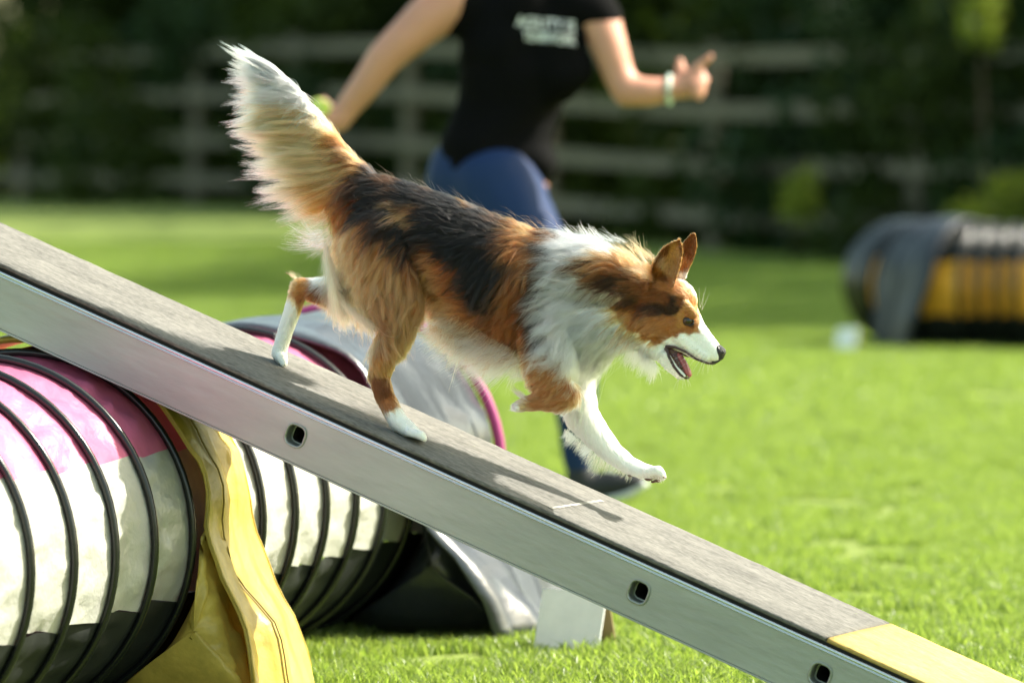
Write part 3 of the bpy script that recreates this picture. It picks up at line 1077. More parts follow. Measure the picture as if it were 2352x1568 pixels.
def pchain(B, ch):
    B.add(*balls(ch, P3, PS))


def hand_fingers(B, wrist, palm, knuck, curls):
    for ch in curls: pchain(B, ch)


B = Blob()
# torso, neck, head (all in one skin surface; most of it lies under the clothes)
pchain(B, [(1150, 415, 0, 112, .85), (1160, 330, 0, 100, .8), (1175, 230, 0, 108, .8), (1200, 120, 0, 122, .8), (1215, 20, 0, 112, .85), (1225, -30, 0, 70, .9)])
pchain(B, [(1230, -30, 0, 42), (1250, -90, 0, 38)])
pchain(B, [(1262, -150, 0, 62, 1.0), (1275, -190, 0, 70, 1.0), (1292, -145, 0, 50, .95), (1298, -122, 0, 36, .9)])
pchain(B, [(1330, -150, -.01, 9), (1338, -140, -.01, 11)])       # nose
pchain(B, [(1262, -160, -.072, 16, .4), (1262, -145, -.072, 12, .4)])
# arm swung back (photo left)
pchain(B, [(1215, -5, .05, 62), (1120, -15, .02, 62), (1045, 5, -.02, 60), (985, 42, -.03, 55), (925, 95, -.04, 46), (885, 132, -.04, 42), (840, 195, -.03, 36), (800, 245, -.02, 30), (778, 275, -.02, 27)])
pchain(B, [(778, 275, -.02, 30), (757, 280, -.02, 32, .7)])
for k, (dx, dy) in enumerate(((-8, -28), (-20, -18), (-26, -4), (-24, 10))):
    pchain(B, [(752 + k * 1.5, 275 + k * 6, -.04, 12), (752 + dx * .7, 268 + dy * .5 + k * 3, -.05, 10.5), (745 + dx * .6, 250 + dy * .15 + k * 9, -.035 + .01 * k, 9)])
pchain(B, [(765, 262, .02, 13), (752, 238, .025, 11), (738, 226, .01, 9)])
# bent arm in front (photo right)
pchain(B, [(1215, 0, .0, 60), (1320, 10, -.05, 58), (1378, 50, -.07, 50), (1400, 110, -.09, 43), (1420, 170, -.10, 38), (1440, 210, -.11, 37), (1490, 212, -.12, 34), (1545, 205, -.12, 26)])
# fist with pointing forefinger and raised thumb
pchain(B, [(1552, 205, -.12, 25), (1580, 198, -.12, 31, .7), (1592, 188, -.12, 31, .7)])
pchain(B, [(1582, 172, -.13, 13), (1610, 148, -.14, 11.5), (1628, 135, -.145, 10.5), (1636, 130, -.145, 9)])      # forefinger
for k, (yy, vv) in enumerate(((178, -.145), (196, -.15), (213, -.15))):
    pchain(B, [(1590, yy, vv + .02, 12), (1618 - k * 3, yy + 2, vv, 12.5 - k), (1612 - k * 3, yy + 13, vv - .015, 11 - k), (1592, yy + 10, vv - .02, 10 - k)])
pchain(B, [(1562, 188, -.10, 14), (1560, 165, -.105, 12.5), (1562, 148, -.10, 12), (1563, 138, -.10, 10.5)])          # thumb
# legs (skin shows only at the ankles)
LEG_F = [(1140, 430, -.06, 100, .8), (1215, 560, -.09, 82), (1290, 690, -.10, 62), (1308, 725, -.10, 56), (1312, 800, -.09, 50), (1318, 870, -.08, 50), (1322, 940, -.07, 42), (1328, 1030, -.06, 31), (1334, 1085, -.06, 26)]
LEG_B = [(1130, 430, .08, 98, .8), (1085, 540, .10, 80), (1040, 640, .12, 60), (1025, 668, .13, 54), (985, 640, .18, 50), (950, 612, .25, 46), (915, 575, .34, 34), (890, 548, .41, 27), (880, 538, .43, 24)]
pchain(B, LEG_F)
pchain(B, LEG_B)
me = B.build('body', .010, 4)
link('body', me, M_SKIN, person)


def cloth(name, chains, mt, wr=.006, seed=0, vox=.012):
    B = Blob()
    for c in chains: pchain(B, c)
    me = B.build(name, vox, 5)
    for v in me.vertices:
        c = v.co
        n = v.normal
        d = abs(noise.noise(Vector((c.x * 5 + c.z * 3, c.y * 5, c.z * 9 - c.x * 6 + seed)))) * wr * 2.2 - wr * .6
        v.co = c + n * d
    return link(name, me, mt, person)


g = 9
shirt_ch = [[(1130, 385, 0, 132, .85), (1140, 350, 0, 122, .8), (1165, 250, 0, 120, .8), (1185, 150, 0, 140, .78), (1205, 60, 0, 138, .8), (1220, 0, 0, 112, .85), (1228, -32, 0, 70, .9)],
            [(1290, 110, -.09, 62, .7), (1300, 160, -.09, 62, .7), (1285, 190, -.07, 55, .7)],
            [(1215, -5, .05, 75), (1120, -15, .02, 74), (1062, 12, -.01, 70), (1045, 25, -.01, 66)],
            [(1215, 0, 0, 72), (1320, 5, -.05, 68), (1366, 28, -.065, 62), (1378, 42, -.07, 58)],
            [(1190, 375, 0, 90, .9), (1225, 378, -.02, 52, 1.3)]]
cloth('t_shirt', shirt_ch, M_SHIRT, .011, 3)
leg_c = [[(x, y, v, r + 6, *q) for x, y, v, r, *q in LEG_F[:-2]] + [(1326, 1020, -.06, 40), (1330, 1068, -.06, 35)],
         [(x, y, v, r + 6, *q) for x, y, v, r, *q in LEG_B[:-2]] + [(905, 566, .36, 36)],
         [(1105, 420, .02, 132, .85), (1135, 440, 0, 128, .85)]]
cloth('leggings', leg_c, M_LEGG, .003, 8)
# shoes
def shoe(chain_u, chain_s, lace):
    B = Blob()
    for c in chain_u: pchain(B, c)
    u_ = link('shoe', B.build('shoe', .008, 4), M_SHOE, person)
    B = Blob()
    for c in chain_s: pchain(B, c)
    link('sole', B.build('sole', .007, 3), M_SOLE, u_)
    for ln in lace:
        tube_obj('lace', [P3(*p) for p in ln], .004, M_SOLE, u_, 6)
shoe([[(1332, 1088, -.06, 34, .9), (1338, 1120, -.06, 38, .85), (1385, 1118, -.06, 38, .9), (1430, 1112, -.07, 31, 1.1), (1462, 1104, -.07, 22, 1.5)]],
     [[(1330, 1152, -.06, 15, 2.2), (1390, 1149, -.06, 14, 2.6), (1440, 1133, -.065, 13, 3.0), (1480, 1110, -.07, 11, 2.6)]],
     [[(1392, 1078, -.09, ), (1400, 1080, -.04)], [(1410, 1082, -.10), (1418, 1085, -.04)]])
shoe([[(876, 534, .43, 34, .9), (862, 552, .44, 36, .9), (866, 590, .44, 34, 1.0), (872, 620, .44, 24, 1.4)]],
     [[(846, 530, .46, 14, 2.2), (838, 575, .47, 13, 2.6), (846, 628, .47, 11, 2.6)]], [])
# hair and face
B = Blob()
pchain(B, [(1255, -165, 0, 68, 1.02), (1268, -205, 0, 68, 1.02), (1245, -150, 0, 60, 1)])
pchain(B, [(1200, -190, 0, 26), (1150, -185, 0, 24), (1110, -160, 0, 18), (1085, -130, 0, 9)])
link('hair', B.build('hair', .012, 3), M_HAIR, person)
for nm, ch, mt in (('mouth', [(1326, -112, -.015, 5, 2.5), (1320, -110, -.035, 4, 2)], M_FACE), ('eye', [(1322, -160, -.035, 7)], M_EYEW), ('eyebrow', [(1326, -174, -.04, 4), (1318, -176, -.055, 4)], M_HAIR)):
    B = Blob()
    pchain(B, ch + [(ch[-1][0] + 1, ch[-1][1], *ch[-1][2:])])
    link(nm, B.build(nm, .003, 2), mt, person)
# wristband
wr = [P3(1538 + 9 * math.cos(a) * .35, 207 + 31 * math.sin(a), -.12 + .034 * math.cos(a)) for a in np.linspace(0, 2 * math.pi, 25)[:-1]]
link('wristband', grid_mesh('wristband', tube_np(wr, .0065, 8, True), True, True), M_BAND, person)
# print on the chest: lettering wrapped onto the shirt
dg = bpy.context.evaluated_depsgraph_get()
shirt = bpy.data.objects['t_shirt']
bv = BVHTree.FromPolygons([v.co[:] for v in shirt.data.vertices], [p.vertices[:] for p in shirt.data.polygons])
for txt, (cx, cy), hpx, wpx in (('AGILITY IS', (1254, 56), 30, 136), ('TEAMWORK', (1262, 88), 30, 122)):
    fc = bpy.data.curves.new('print', 'FONT')
    fc.body = txt
    fc.size = 1
    fc.offset = .02
    fc.align_x = 'CENTER'
    fc.align_y = 'CENTER'
    to = bpy.data.objects.new('print', fc)
    C.objects.link(to)
    bpy.context.view_layer.update()
    tm = bpy.data.meshes.new_from_object(to.evaluated_get(bpy.context.evaluated_depsgraph_get()))
    bpy.data.objects.remove(to)
    bm = bmesh.new(); bm.from_mesh(tm)
    bmesh.ops.triangulate(bm, faces=bm.faces[:])
    for _ in range(2):
        bmesh.ops.subdivide_edges(bm, edges=[e for e in bm.edges if e.calc_length() > .12], cuts=1)
        bmesh.ops.triangulate(bm, faces=bm.faces[:])
    xs = [v.co.x for v in bm.verts]; w0 = (max(xs) - min(xs)) or 1
    for v in bm.verts:
        px = cx + v.co.x / w0 * wpx
        py = cy - v.co.y * hpx * 1.15 + (px - cx) * .09
        a = P3(px, py, -1.0)
        d = Vector(P3(px, py, 1.0) - a).normalized()
        h = bv.ray_cast(Vector(a), d)
        v.co = (h[0] if h[0] else Vector(P3(px, py, -.12))) - d * .004
    bm.to_mesh(tm); bm.free()
    link('print', tm, M_PRINT, person, False)
    for o in C.objects:
        if o.name.startswith('t_shirt'): pass

ball_c = U(734, 256, PD - .03)
bo = empty('tennis_ball', ball_c)
tag(bo, 'yellow green tennis ball held in the handler\'s swung-back hand', 'ball')
Vs, Fs = balls([(0, 0, 0, 30), (0.01, 0, 0, 30)], lambda x, y, v: np.array([0, 0, 0.0]), 900, (24, 14))
B = Blob(); B.add(Vs[:1], Fs[:1])
bme = bpy.data.meshes.new('felt'); bme.from_pydata(np.vstack(B.v).tolist(), [], B.f)
link('felt', bme, M_BALL, bo)
rb = 30 / 900
ts = np.linspace(0, 2 * math.pi, 60)[:-1]
sp = [np.array([math.cos(a) + .35 * math.cos(3 * a), math.sin(a) - .35 * math.sin(3 * a), .95 * math.sin(2 * a)]) for a in ts]
sp = [p / np.linalg.norm(p) * rb * 1.002 for p in sp]
link('seam', grid_mesh('seam', tube_np(sp, .0012, 6, True), True, True), M_SOLE, bo)

# ================================================================== DOG
dog_o = W(1050, 985, 0)
dog = empty('dog', dog_o, -TH)
tag(dog, 'long haired brown, black and white collie type dog running down the ramp with mouth open', 'dog')
DU = 1460.0


def D3(x, y, v):
    p = W(x, y, v) - dog_o
    return np.array([p @ AX, p @ NX, p[2]])


def dproj(L):
    L = np.asarray(L)
    return proj(dog_o + L[..., 0:1] * AX + L[..., 1:2] * NX + L[..., 2:3] * np.array([0, 0, 1.0]))


TORSO = [(838, 460, 0, 62, .9), (885, 492, 0, 84, .85), (950, 530, 0, 100, .82), (1030, 580, 0, 120, .78), (1120, 635, 0, 136, .74), (1215, 668, 0, 136, .74), (1285, 650, 0, 106, .78), (1360, 636, 0, 76, .88), (1430, 652, 0, 60, .92), (1475, 668, 0, 56, .9)]
PARTS = [
    TORSO,
    [(1240, 690, 0, 120, .80), (1290, 725, 0, 106, .82), (1340, 757, 0, 88, .86), (1392, 745, 0, 62, .95), (1450, 748, 0, 46, .95), (1490, 758, 0, 38, .9)],
    [(1045, 648, 0, 92, .6), (1120, 690, 0, 106, .6), (1195, 715, 0, 110, .6)],
    # near hind leg
    [(880, 560, -.042, 86, .5), (895, 640, -.052, 80, .48), (915, 705, -.058, 60, .55), (912, 760, -.062, 40, .7), (882, 820, -.066, 31, .85), (872, 856, -.068, 26, .85)],
    [(870, 860, -.068, 25, .85), (882, 905, -.072, 22, .85), (900, 943, -.078, 21, .9), (915, 968, -.08, 21), (936, 984, -.082, 18, 1.2), (952, 993, -.083, 13, 1.4)],
    # far hind leg
    [(860, 560, .045, 84, .5), (850, 640, .05, 64, .55), (775, 672, .045, 40, .7), (725, 668, .04, 28, .8), (690, 658, .035, 20, .9)],
    [(690, 660, .035, 21), (672, 712, .033, 19), (656, 760, .031, 17), (645, 795, .030, 17), (641, 812, .030, 17, 1.2), (648, 826, .030, 13, 1.3)],
    # near foreleg, folded back
    [(1262, 760, -.045, 66, .5), (1265, 835, -.056, 60, .5), (1268, 890, -.06, 46, .55), (1296, 905, -.06, 36, .6)],
    [(1290, 912, -.06, 34, .7), (1245, 918, -.062, 24, .8), (1215, 926, -.062, 17, .9), (1192, 933, -.062, 12, 1.1)],
    # far foreleg, stretched forward
    [(1290, 790, .04, 80, .5), (1310, 880, .05, 52, .7), (1333, 948, .05, 40, .8), (1367, 995, .05, 32, .85), (1402, 1035, .05, 25, .9), (1440, 1065, .05, 20), (1472, 1080, .048, 18, 1.1), (1494, 1084, .046, 15, 1.3)],
    # tail
    [(838, 430, 0, 42, .8), (812, 392, 0, 26), (785, 352, 0, 17), (750, 302, 0, 13), (716, 258, 0, 11), (682, 212, 0, 10), (640, 174, 0, 7)],
    # head
    [(1475, 668, 0, 58, .85), (1518, 684, 0, 54, .85), (1550, 694, 0, 53, .8)],
    [(1500, 730, -.016, 42, .7), (1545, 742, -.006, 36, .8)], [(1500, 730, .016, 42, .7), (1545, 742, .006, 36, .8)],
    [(1560, 722, 0, 46, .76), (1588, 760, 0, 35, .68), (1610, 783, 0, 30, .64), (1631, 802, 0, 24.5, .72), (1642, 811, 0, 20, .78)],
    [(1535, 776, 0, 24, .9), (1572, 790, 0, 21, .8), (1600, 806, 0, 20, .75), (1624, 816, 0, 18, .75)],
    [(1560, 770, -.010, 20, .7), (1595, 800, -.009, 15, .6), (1622, 818, -.008, 13, .6)],
    [(1560, 770, .010, 20, .7), (1595, 800, .009, 15, .6), (1622, 818, .008, 13, .6)],
    [(1574, 706, -.020, 16, .6), (1590, 722, -.018, 13, .6)], [(1574, 706, .020, 16, .6), (1590, 722, .018, 13, .6)],   # brows
    # lower jaw
    [(1500, 785, 0, 34, .8), (1522, 815, 0, 17, 1.05), (1541, 842, 0, 12, 1.3), (1562, 862, 0, 9, 1.5)],
    [(1530, 815, -.014, 9, .6), (1550, 845, -.012, 8, .6), (1570, 864, -.008, 7, .7)],
    [(1530, 815, .014, 9, .6), (1550, 845, .012, 8, .6), (1570, 864, .008, 7, .7)],
]
# toes
for k, vv in enumerate((-.014, -.005, .005, .014)):
    e = 1 - abs(vv) * 16
    PARTS.append([(940, 992, -.082 + vv, 10), (958 + 10 * e, 996 + 4 * e, -.083 + vv * 1.3, 10.5), (964 + 11 * e, 1004 + 3 * e, -.083 + vv * 1.35, 7)])
    PARTS.append([(644, 820, .030 + vv * .8, 11), (647 + 6 * e, 833 + 2 * e, .030 + vv * 1.1, 8.5)])
    PARTS.append([(1485, 1082, .047 + vv * .9, 10), (1506 + 8 * e, 1080 + 3 * k, .046 + vv * 1.3, 11), (1514 + 10 * e, 1088 + 3 * k, .046 + vv * 1.35, 7.5)])
    PARTS.append([(1200, 932, -.062 + vv * .6, 7), (1186, 938, -.062 + vv * .8, 5)])


def ear_geo(back, front, v0, cup, thick, lean):
    """closed shell between a back edge and a front edge, both given from base to tip"""
    nt_, ns = 22, 16
    back, front = np.array(back, float), np.array(front, float)
    tt = np.linspace(0, 1, nt_)
    tb, tf = np.linspace(0, 1, len(back)), np.linspace(0, 1, len(front))
    A, Bq = [], []
    for t in tt:
        b = np.array([np.interp(t, tb, back[:, 0]), np.interp(t, tb, back[:, 1])])
        f = np.array([np.interp(t, tf, front[:, 0]), np.interp(t, tf, front[:, 1])])
        ra, rb = [], []
        for s in np.linspace(0, 1, ns):
            q = b * (1 - s) + f * s
            dep = v0 + lean * t + cup * (1 - (2 * s - 1) ** 2) * (1 - .55 * t)
            th = thick * (.75 + .25 * math.sin(math.pi * s)) * (1 - .2 * t)
            ra.append(D3(q[0], q[1], dep - th / 2))
            rb.append(D3(q[0], q[1], dep + th / 2))
        A.append(ra); Bq.append(rb)
    A, Bq = np.array(A), np.array(Bq)
    loop = np.concatenate([A, Bq[:, ::-1]], 1)
    n, m = loop.shape[:2]
    V = loop.reshape(-1, 3)
    Fq = [(i * m + j, (i + 1) * m + j, (i + 1) * m + (j + 1) % m, i * m + (j + 1) % m) for i in range(n - 1) for j in range(m)]
    Fq.append(tuple(range(m))[::-1])
    Fq.append(tuple((n - 1) * m + j for j in range(m)))
    return V, Fq


B = Blob()
for p in PARTS:
    B.add(*balls(p, D3, DU, (16, 10)))
B.raw(*ear_geo([(1486, 668), (1493, 628), (1503, 598), (1521, 571), (1542, 556), (1558, 549)], [(1548, 662), (1555, 636), (1563, 610), (1568, 585), (1568, 564), (1563, 550)], -.034, .022, .0085, -.006))
B.raw(*ear_geo([(1548, 655), (1554, 620), (1559, 585), (1567, 560), (1581, 542), (1593, 534)], [(1574, 645), (1582, 620), (1594, 594), (1600, 572), (1601, 552), (1597, 535)], .024, .014, .0085, .006))
dog_me = B.build('body', .0021, 5, .6)
print('dog faces', len(dog_me.polygons))

# --- coat pattern: what colour the coat has where, read off side on (the two flanks match)
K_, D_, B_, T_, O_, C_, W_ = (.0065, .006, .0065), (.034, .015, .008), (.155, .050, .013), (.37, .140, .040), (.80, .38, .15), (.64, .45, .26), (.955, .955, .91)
G_ = (.035, .034, .036)
PAL = {'K': K_, 'D': D_, 'B': B_, 'T': T_, 'O': O_, 'C': C_, 'W': W_, 'G': G_, 'Y': (.46, .21, .06), 'P': (.30, .15, .12)}
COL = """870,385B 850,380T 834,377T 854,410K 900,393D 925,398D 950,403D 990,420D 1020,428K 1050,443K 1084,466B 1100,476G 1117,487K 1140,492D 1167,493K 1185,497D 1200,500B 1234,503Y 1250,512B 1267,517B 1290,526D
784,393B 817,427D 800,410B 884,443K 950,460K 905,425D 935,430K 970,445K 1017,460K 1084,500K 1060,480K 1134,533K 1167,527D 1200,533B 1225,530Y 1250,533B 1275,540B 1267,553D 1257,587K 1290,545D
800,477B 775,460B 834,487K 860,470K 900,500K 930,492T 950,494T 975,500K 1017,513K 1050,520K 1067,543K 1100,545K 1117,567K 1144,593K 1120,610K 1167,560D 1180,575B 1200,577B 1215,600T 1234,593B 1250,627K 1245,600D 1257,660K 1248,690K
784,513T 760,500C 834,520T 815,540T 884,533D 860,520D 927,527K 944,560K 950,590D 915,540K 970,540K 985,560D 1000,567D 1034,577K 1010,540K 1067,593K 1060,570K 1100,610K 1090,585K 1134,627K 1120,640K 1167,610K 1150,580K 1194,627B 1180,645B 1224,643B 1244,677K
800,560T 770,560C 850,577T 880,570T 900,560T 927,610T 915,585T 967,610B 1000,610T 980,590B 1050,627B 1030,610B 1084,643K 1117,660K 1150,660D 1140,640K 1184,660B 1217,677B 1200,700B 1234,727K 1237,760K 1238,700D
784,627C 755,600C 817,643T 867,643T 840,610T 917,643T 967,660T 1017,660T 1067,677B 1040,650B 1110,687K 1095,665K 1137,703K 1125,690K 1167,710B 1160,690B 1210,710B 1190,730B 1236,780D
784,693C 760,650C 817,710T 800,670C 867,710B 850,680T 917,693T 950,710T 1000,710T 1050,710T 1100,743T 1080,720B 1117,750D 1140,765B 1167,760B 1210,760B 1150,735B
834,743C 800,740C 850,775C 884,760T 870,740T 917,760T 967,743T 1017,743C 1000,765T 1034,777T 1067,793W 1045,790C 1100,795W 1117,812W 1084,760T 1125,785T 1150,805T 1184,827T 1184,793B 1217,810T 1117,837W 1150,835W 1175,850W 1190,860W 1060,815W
880,800T 870,850Y 880,900B 893,930T 905,955W 940,990W 960,1000W 900,975W 865,880B 905,850T
800,700T 750,690T 730,680B 690,650Y 680,640Y 665,665Y 690,690T 668,700W 665,715W 650,760W 640,820W 730,632W 745,640W 700,700T 720,700T 645,790W
1240,830T 1240,880T 1250,920T 1310,915T 1290,935T 1225,925T 1200,930C 1183,938W 1330,880W 1270,800W 1310,845W 1345,885W 1250,830T 1285,880T 1320,910T 1225,860T 1300,900T 1275,850T
1330,545W 1310,555W 1275,572W 1380,556W 1415,568W 1430,590W 1300,610W 1340,590W 1390,585W 1280,640W 1275,680W 1275,700W 1268,740W 1262,780W 1290,820W
1350,608D 1375,605T 1400,600T 1420,612B 1385,625B 1380,642D 1345,620D 1320,628W 1300,640W 1320,660W 1350,660W 1272,615W 1286,598W 1268,665W 1262,705W 1310,590W 1300,570W 1330,690W 1305,672W 1405,650D 1430,650D 1440,685D 1415,680W 1455,600T 1440,575D 1460,570T 1430,625B
1360,680W 1390,690W 1400,730W 1418,757W 1340,720W 1330,780W 1380,780W 1440,780W 1470,805W 1380,830W 1400,800W 1350,850W 1490,820W 1458,778W 1484,793W 1512,803W 1505,840W
1419,702Y 1434,728Y 1455,751T 1483,771T 1508,781T 1483,739T 1520,751T 1545,742T 1552,762T 1532,770T 1460,725T 1500,725T 1530,730T 1540,783W 1528,800W 1569,773W 1596,772W 1612,752W 1582,757T 1590,750B 1595,735T
1409,660D 1434,672D 1459,694D 1483,708D 1508,716D 1533,717D 1550,709D 1562,694B 1566,722Y 1566,748Y 1590,716Y 1580,722T 1475,695B
1459,653B 1483,665B 1508,677B 1533,686B 1520,653T 1500,640B 1540,660T 1557,665T 1575,680T 1580,700Y 1592,712Y 1600,725T 1545,690D
1576,642W 1590,653W 1601,669W 1608,686W 1612,703W 1614,722W 1615,740W 1586,668T 1593,688T 1599,706Y 1602,722Y 1602,738Y 1597,748T 1588,757T 1568,757T 1598,757Y 1572,655T 1631,763W 1600,790W 1620,815W 1640,825W 1650,800W 1620,717Y
1446,603T 1465,590T 1483,572O 1466,561D 1495,616B 1480,610T 1471,628C 1455,620T 1490,640B
1535,605Y 1550,580Y 1538,630T 1525,640B 1503,598B 1522,575B 1512,615T 1560,600T 1545,645T 1580,560B 1588,585B 1575,610T 1594,545B 1570,575B
1540,845W 1560,872W 1525,825W 1575,868W 1340,980W 1300,950W 1400,1030W 1450,1070W 1500,1085W 1520,1095P 1500,1100P 1360,930W
810,395Y 790,370D 800,385B 770,345B 750,330T 740,310O 720,290O 705,262W 680,225W 640,190W 600,170W"""
cc = []
for tok in COL.split():
    a, b = tok[:-1].split(',')
    cc.append((float(a), float(b), *PAL[tok[-1]]))
CC = np.array(cc)
# direction of the lie of the coat, its length and lift, read off side on
FLOW = np.array([
    (870, 400, -.9, .15, 34, 8), (872, 492, -.9, .5, 48, 7), (950, 420, -1, -.15, 30, 7), (1050, 470, -1, -.3, 30, 7), (1150, 510, -.9, -.3, 34, 8), (1230, 520, -.95, -.2, 40, 10), (1290, 535, -1, -.1, 45, 12),
    (820, 440, -.8, .6, 48, 10), (900, 470, -.95, .35, 46, 8), (860, 520, -.8, .6, 50, 9), (780, 470, -.7, .8, 60, 12), (760, 520, -.5, .9, 55, 12),
    (980, 560, -.8, .45, 45, 7), (1050, 620, -.9, .1, 40, 6), (1000, 700, -.9, .35, 38, 6), (1080, 700, -.9, .0, 38, 6), (1100, 580, -.8, .4, 45, 8),
    (1180, 560, -.6, .6, 46, 10), (1150, 640, -.6, .6, 44, 8), (1200, 700, -.7, .5, 40, 7), (1200, 620, -.45, .8, 46, 9), (1240, 640, -.7, .5, 44, 9), (1235, 730, -.7, .6, 36, 8),
    (800, 560, -.5, .8, 50, 9), (850, 600, -.55, .8, 50, 8), (920, 620, -.2, .9, 50, 8), (900, 700, -.1, 1, 50, 9), (830, 700, .35, .95, 58, 10), (780, 640, .15, 1, 60, 12), (860, 760, .5, .85, 46, 12), (780, 700, .4, .9, 55, 12),
    (960, 740, -.5, .8, 36, 8), (880, 830, .0, 1, 17, 6), (868, 880, .2, 1, 14, 6), (905, 945, .5, .9, 13, 6), (925, 970, .6, .8, 9, 6), (955, 1000, .8, .5, 3.5, 4),
    (740, 690, -.9, .2, 16, 6), (690, 650, -.7, .1, 12, 7), (664, 720, -.3, 1, 12, 6), (645, 785, -.2, 1, 9, 6), (645, 828, .2, 1, 3.5, 4), (800, 700, -.6, .6, 26, 8),
    (1080, 790, -.8, .55, 66, 12), (1150, 830, -.95, .3, 66, 12), (1040, 765, -.5, .8, 48, 10), (1110, 760, -.9, .1, 38, 8), (1190, 850, -.9, .4, 46, 12),
    (1210, 780, -.7, .6, 32, 8), (1230, 850, -.6, .6, 22, 8), (1220, 920, -.95, .15, 16, 5), (1300, 920, -.9, .3, 16, 6), (1270, 880, -.7, .5, 20, 6), (1190, 935, -1, -.1, 12, 4),
    (1310, 560, -1, .02, 55, 12), (1380, 560, -1, -.08, 55, 12), (1290, 620, -.9, .45, 58, 12), (1280, 700, -1, .3, 62, 12), (1280, 780, -1, .3, 55, 12), (1350, 850, -.8, .6, 50, 12), (1400, 780, -.92, .4, 66, 11), (1380, 690, -.95, .3, 66, 11),
    (1330, 620, -1, .1, 58, 11), (1450, 760, -.9, .5, 44, 9), (1430, 790, -.8, .6, 50, 12), (1480, 812, -.6, .8, 34, 12), (1340, 760, -1, .3, 60, 11), (1330, 880, -.5, .8, 30, 8), (1375, 830, -.75, .65, 46, 12),
    (1410, 600, -.9, -.1, 48, 12), (1440, 600, -.85, -.35, 44, 18), (1470, 585, -.75, -.65, 34, 26), (1490, 600, -.8, -.5, 22, 16), (1430, 690, -.8, .5, 34, 7), (1440, 650, -.95, .2, 34, 8),
    (1500, 680, -1, .15, 14, 5), (1500, 750, -.95, .35, 17, 5), (1460, 740, -.9, .45, 28, 7), (1560, 680, -.85, -.35, 9, 4), (1550, 760, -1, .15, 8, 4), (1600, 690, -.6, -.8, 6, 4), (1620, 760, -.75, -.6, 4.5, 3), (1640, 800, -.9, -.3, 3, 3),
    (1560, 866, -.8, .3, 5, 5), (1530, 835, -.8, .4, 8, 6), (1505, 800, -.9, .4, 14, 6), (1600, 800, -.9, .1, 4, 3), (1585, 735, -1, .1, 3.5, 3), (1615, 825, -.8, .3, 4, 4),
    (1535, 600, .25, -.95, 8, 4), (1555, 565, .3, -.9, 6, 3), (1508, 600, .2, -1, 7, 3), (1580, 580, .3, -.95, 8, 4), (1595, 545, .2, -1, 5, 4),
    (1330, 950, .0, 1, 16, 6), (1370, 1000, .3, .9, 16, 7), (1410, 1040, .6, .8, 14, 7), (1450, 1068, .9, .5, 11, 6), (1480, 1082, .9, .4, 7, 5), (1512, 1088, .9, .3, 3.5, 4)], float)


def idw(tab, X, pw, k0):
    out = np.zeros((len(X), tab.shape[1] - 2))
    for i in range(0, len(X), 20000):
        x = X[i:i + 20000]
        d2 = ((x[:, None] - tab[None, :, :2]) ** 2).sum(-1) + k0
        w = d2 ** (-pw / 2)
        w /= w.sum(1, keepdims=True)
        out[i:i + 20000] = w @ tab[:, 2:]
    return out


def vnoise(P, scale, seed):
    """cheap smooth noise from a few sines"""
    g = np.random.default_rng(seed)
    s = np.zeros(len(P))
    for _ in range(7):
        k = g.normal(size=P.shape[1])
        s += np.sin((P @ k) * scale * g.uniform(.6, 1.8) + g.uniform(0, 6.28))
    return s / 7 * 1.6


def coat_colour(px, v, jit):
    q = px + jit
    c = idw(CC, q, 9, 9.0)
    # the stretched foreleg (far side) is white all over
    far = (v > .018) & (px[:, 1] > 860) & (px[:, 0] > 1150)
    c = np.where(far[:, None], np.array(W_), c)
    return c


nv = len(dog_me.vertices)
co = np.zeros(nv * 3, np.float32); dog_me.vertices.foreach_get('co', co); co = co.reshape(-1, 3).astype(float)
vp = dproj(co)
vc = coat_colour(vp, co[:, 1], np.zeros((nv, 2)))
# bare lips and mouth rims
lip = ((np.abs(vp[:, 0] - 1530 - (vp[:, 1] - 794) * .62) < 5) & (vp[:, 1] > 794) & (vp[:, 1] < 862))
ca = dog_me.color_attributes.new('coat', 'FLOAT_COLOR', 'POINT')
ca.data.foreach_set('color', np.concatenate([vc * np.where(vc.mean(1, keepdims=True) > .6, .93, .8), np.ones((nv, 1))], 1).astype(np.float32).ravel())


def skin_mat():
    m = bpy.data.materials.new('coat_undercolour')
    m.use_nodes = True
    nt = m.node_tree
    a = nt.nodes.new('ShaderNodeAttribute'); a.attribute_name = 'coat'
    b = nt.nodes['Principled BSDF']
    b.inputs['Roughness'].default_value = .8
    b.inputs['Specular IOR Level'].default_value = .15
    nt.links.new(a.outputs['Color'], b.inputs['Base Color'])
    return m


def hair_mat(name, rough=.32):
    m = bpy.data.materials.new(name)
    m.use_nodes = True
    nt = m.node_tree
    nt.nodes.clear()
    a = nt.nodes.new('ShaderNodeAttribute'); a.attribute_name = 'tint'
    h = nt.nodes.new('ShaderNodeBsdfHairPrincipled')
    h.parametrization = 'COLOR'
    h.inputs['Roughness'].default_value = rough
    h.inputs['Radial Roughness'].default_value = .45
    h.inputs['Random Roughness'].default_value = .2
    h.inputs['Coat'].default_value = 0.0
    h.inputs['IOR'].default_value = 1.34
    o = nt.nodes.new('ShaderNodeOutputMaterial')
    nt.links.new(a.outputs['Color'], h.inputs['Color'])
    nt.links.new(h.outputs[0], o.inputs[0])
    return m


M_COAT = hair_mat('dog_hair')
body = link('body', dog_me, skin_mat(), dog)


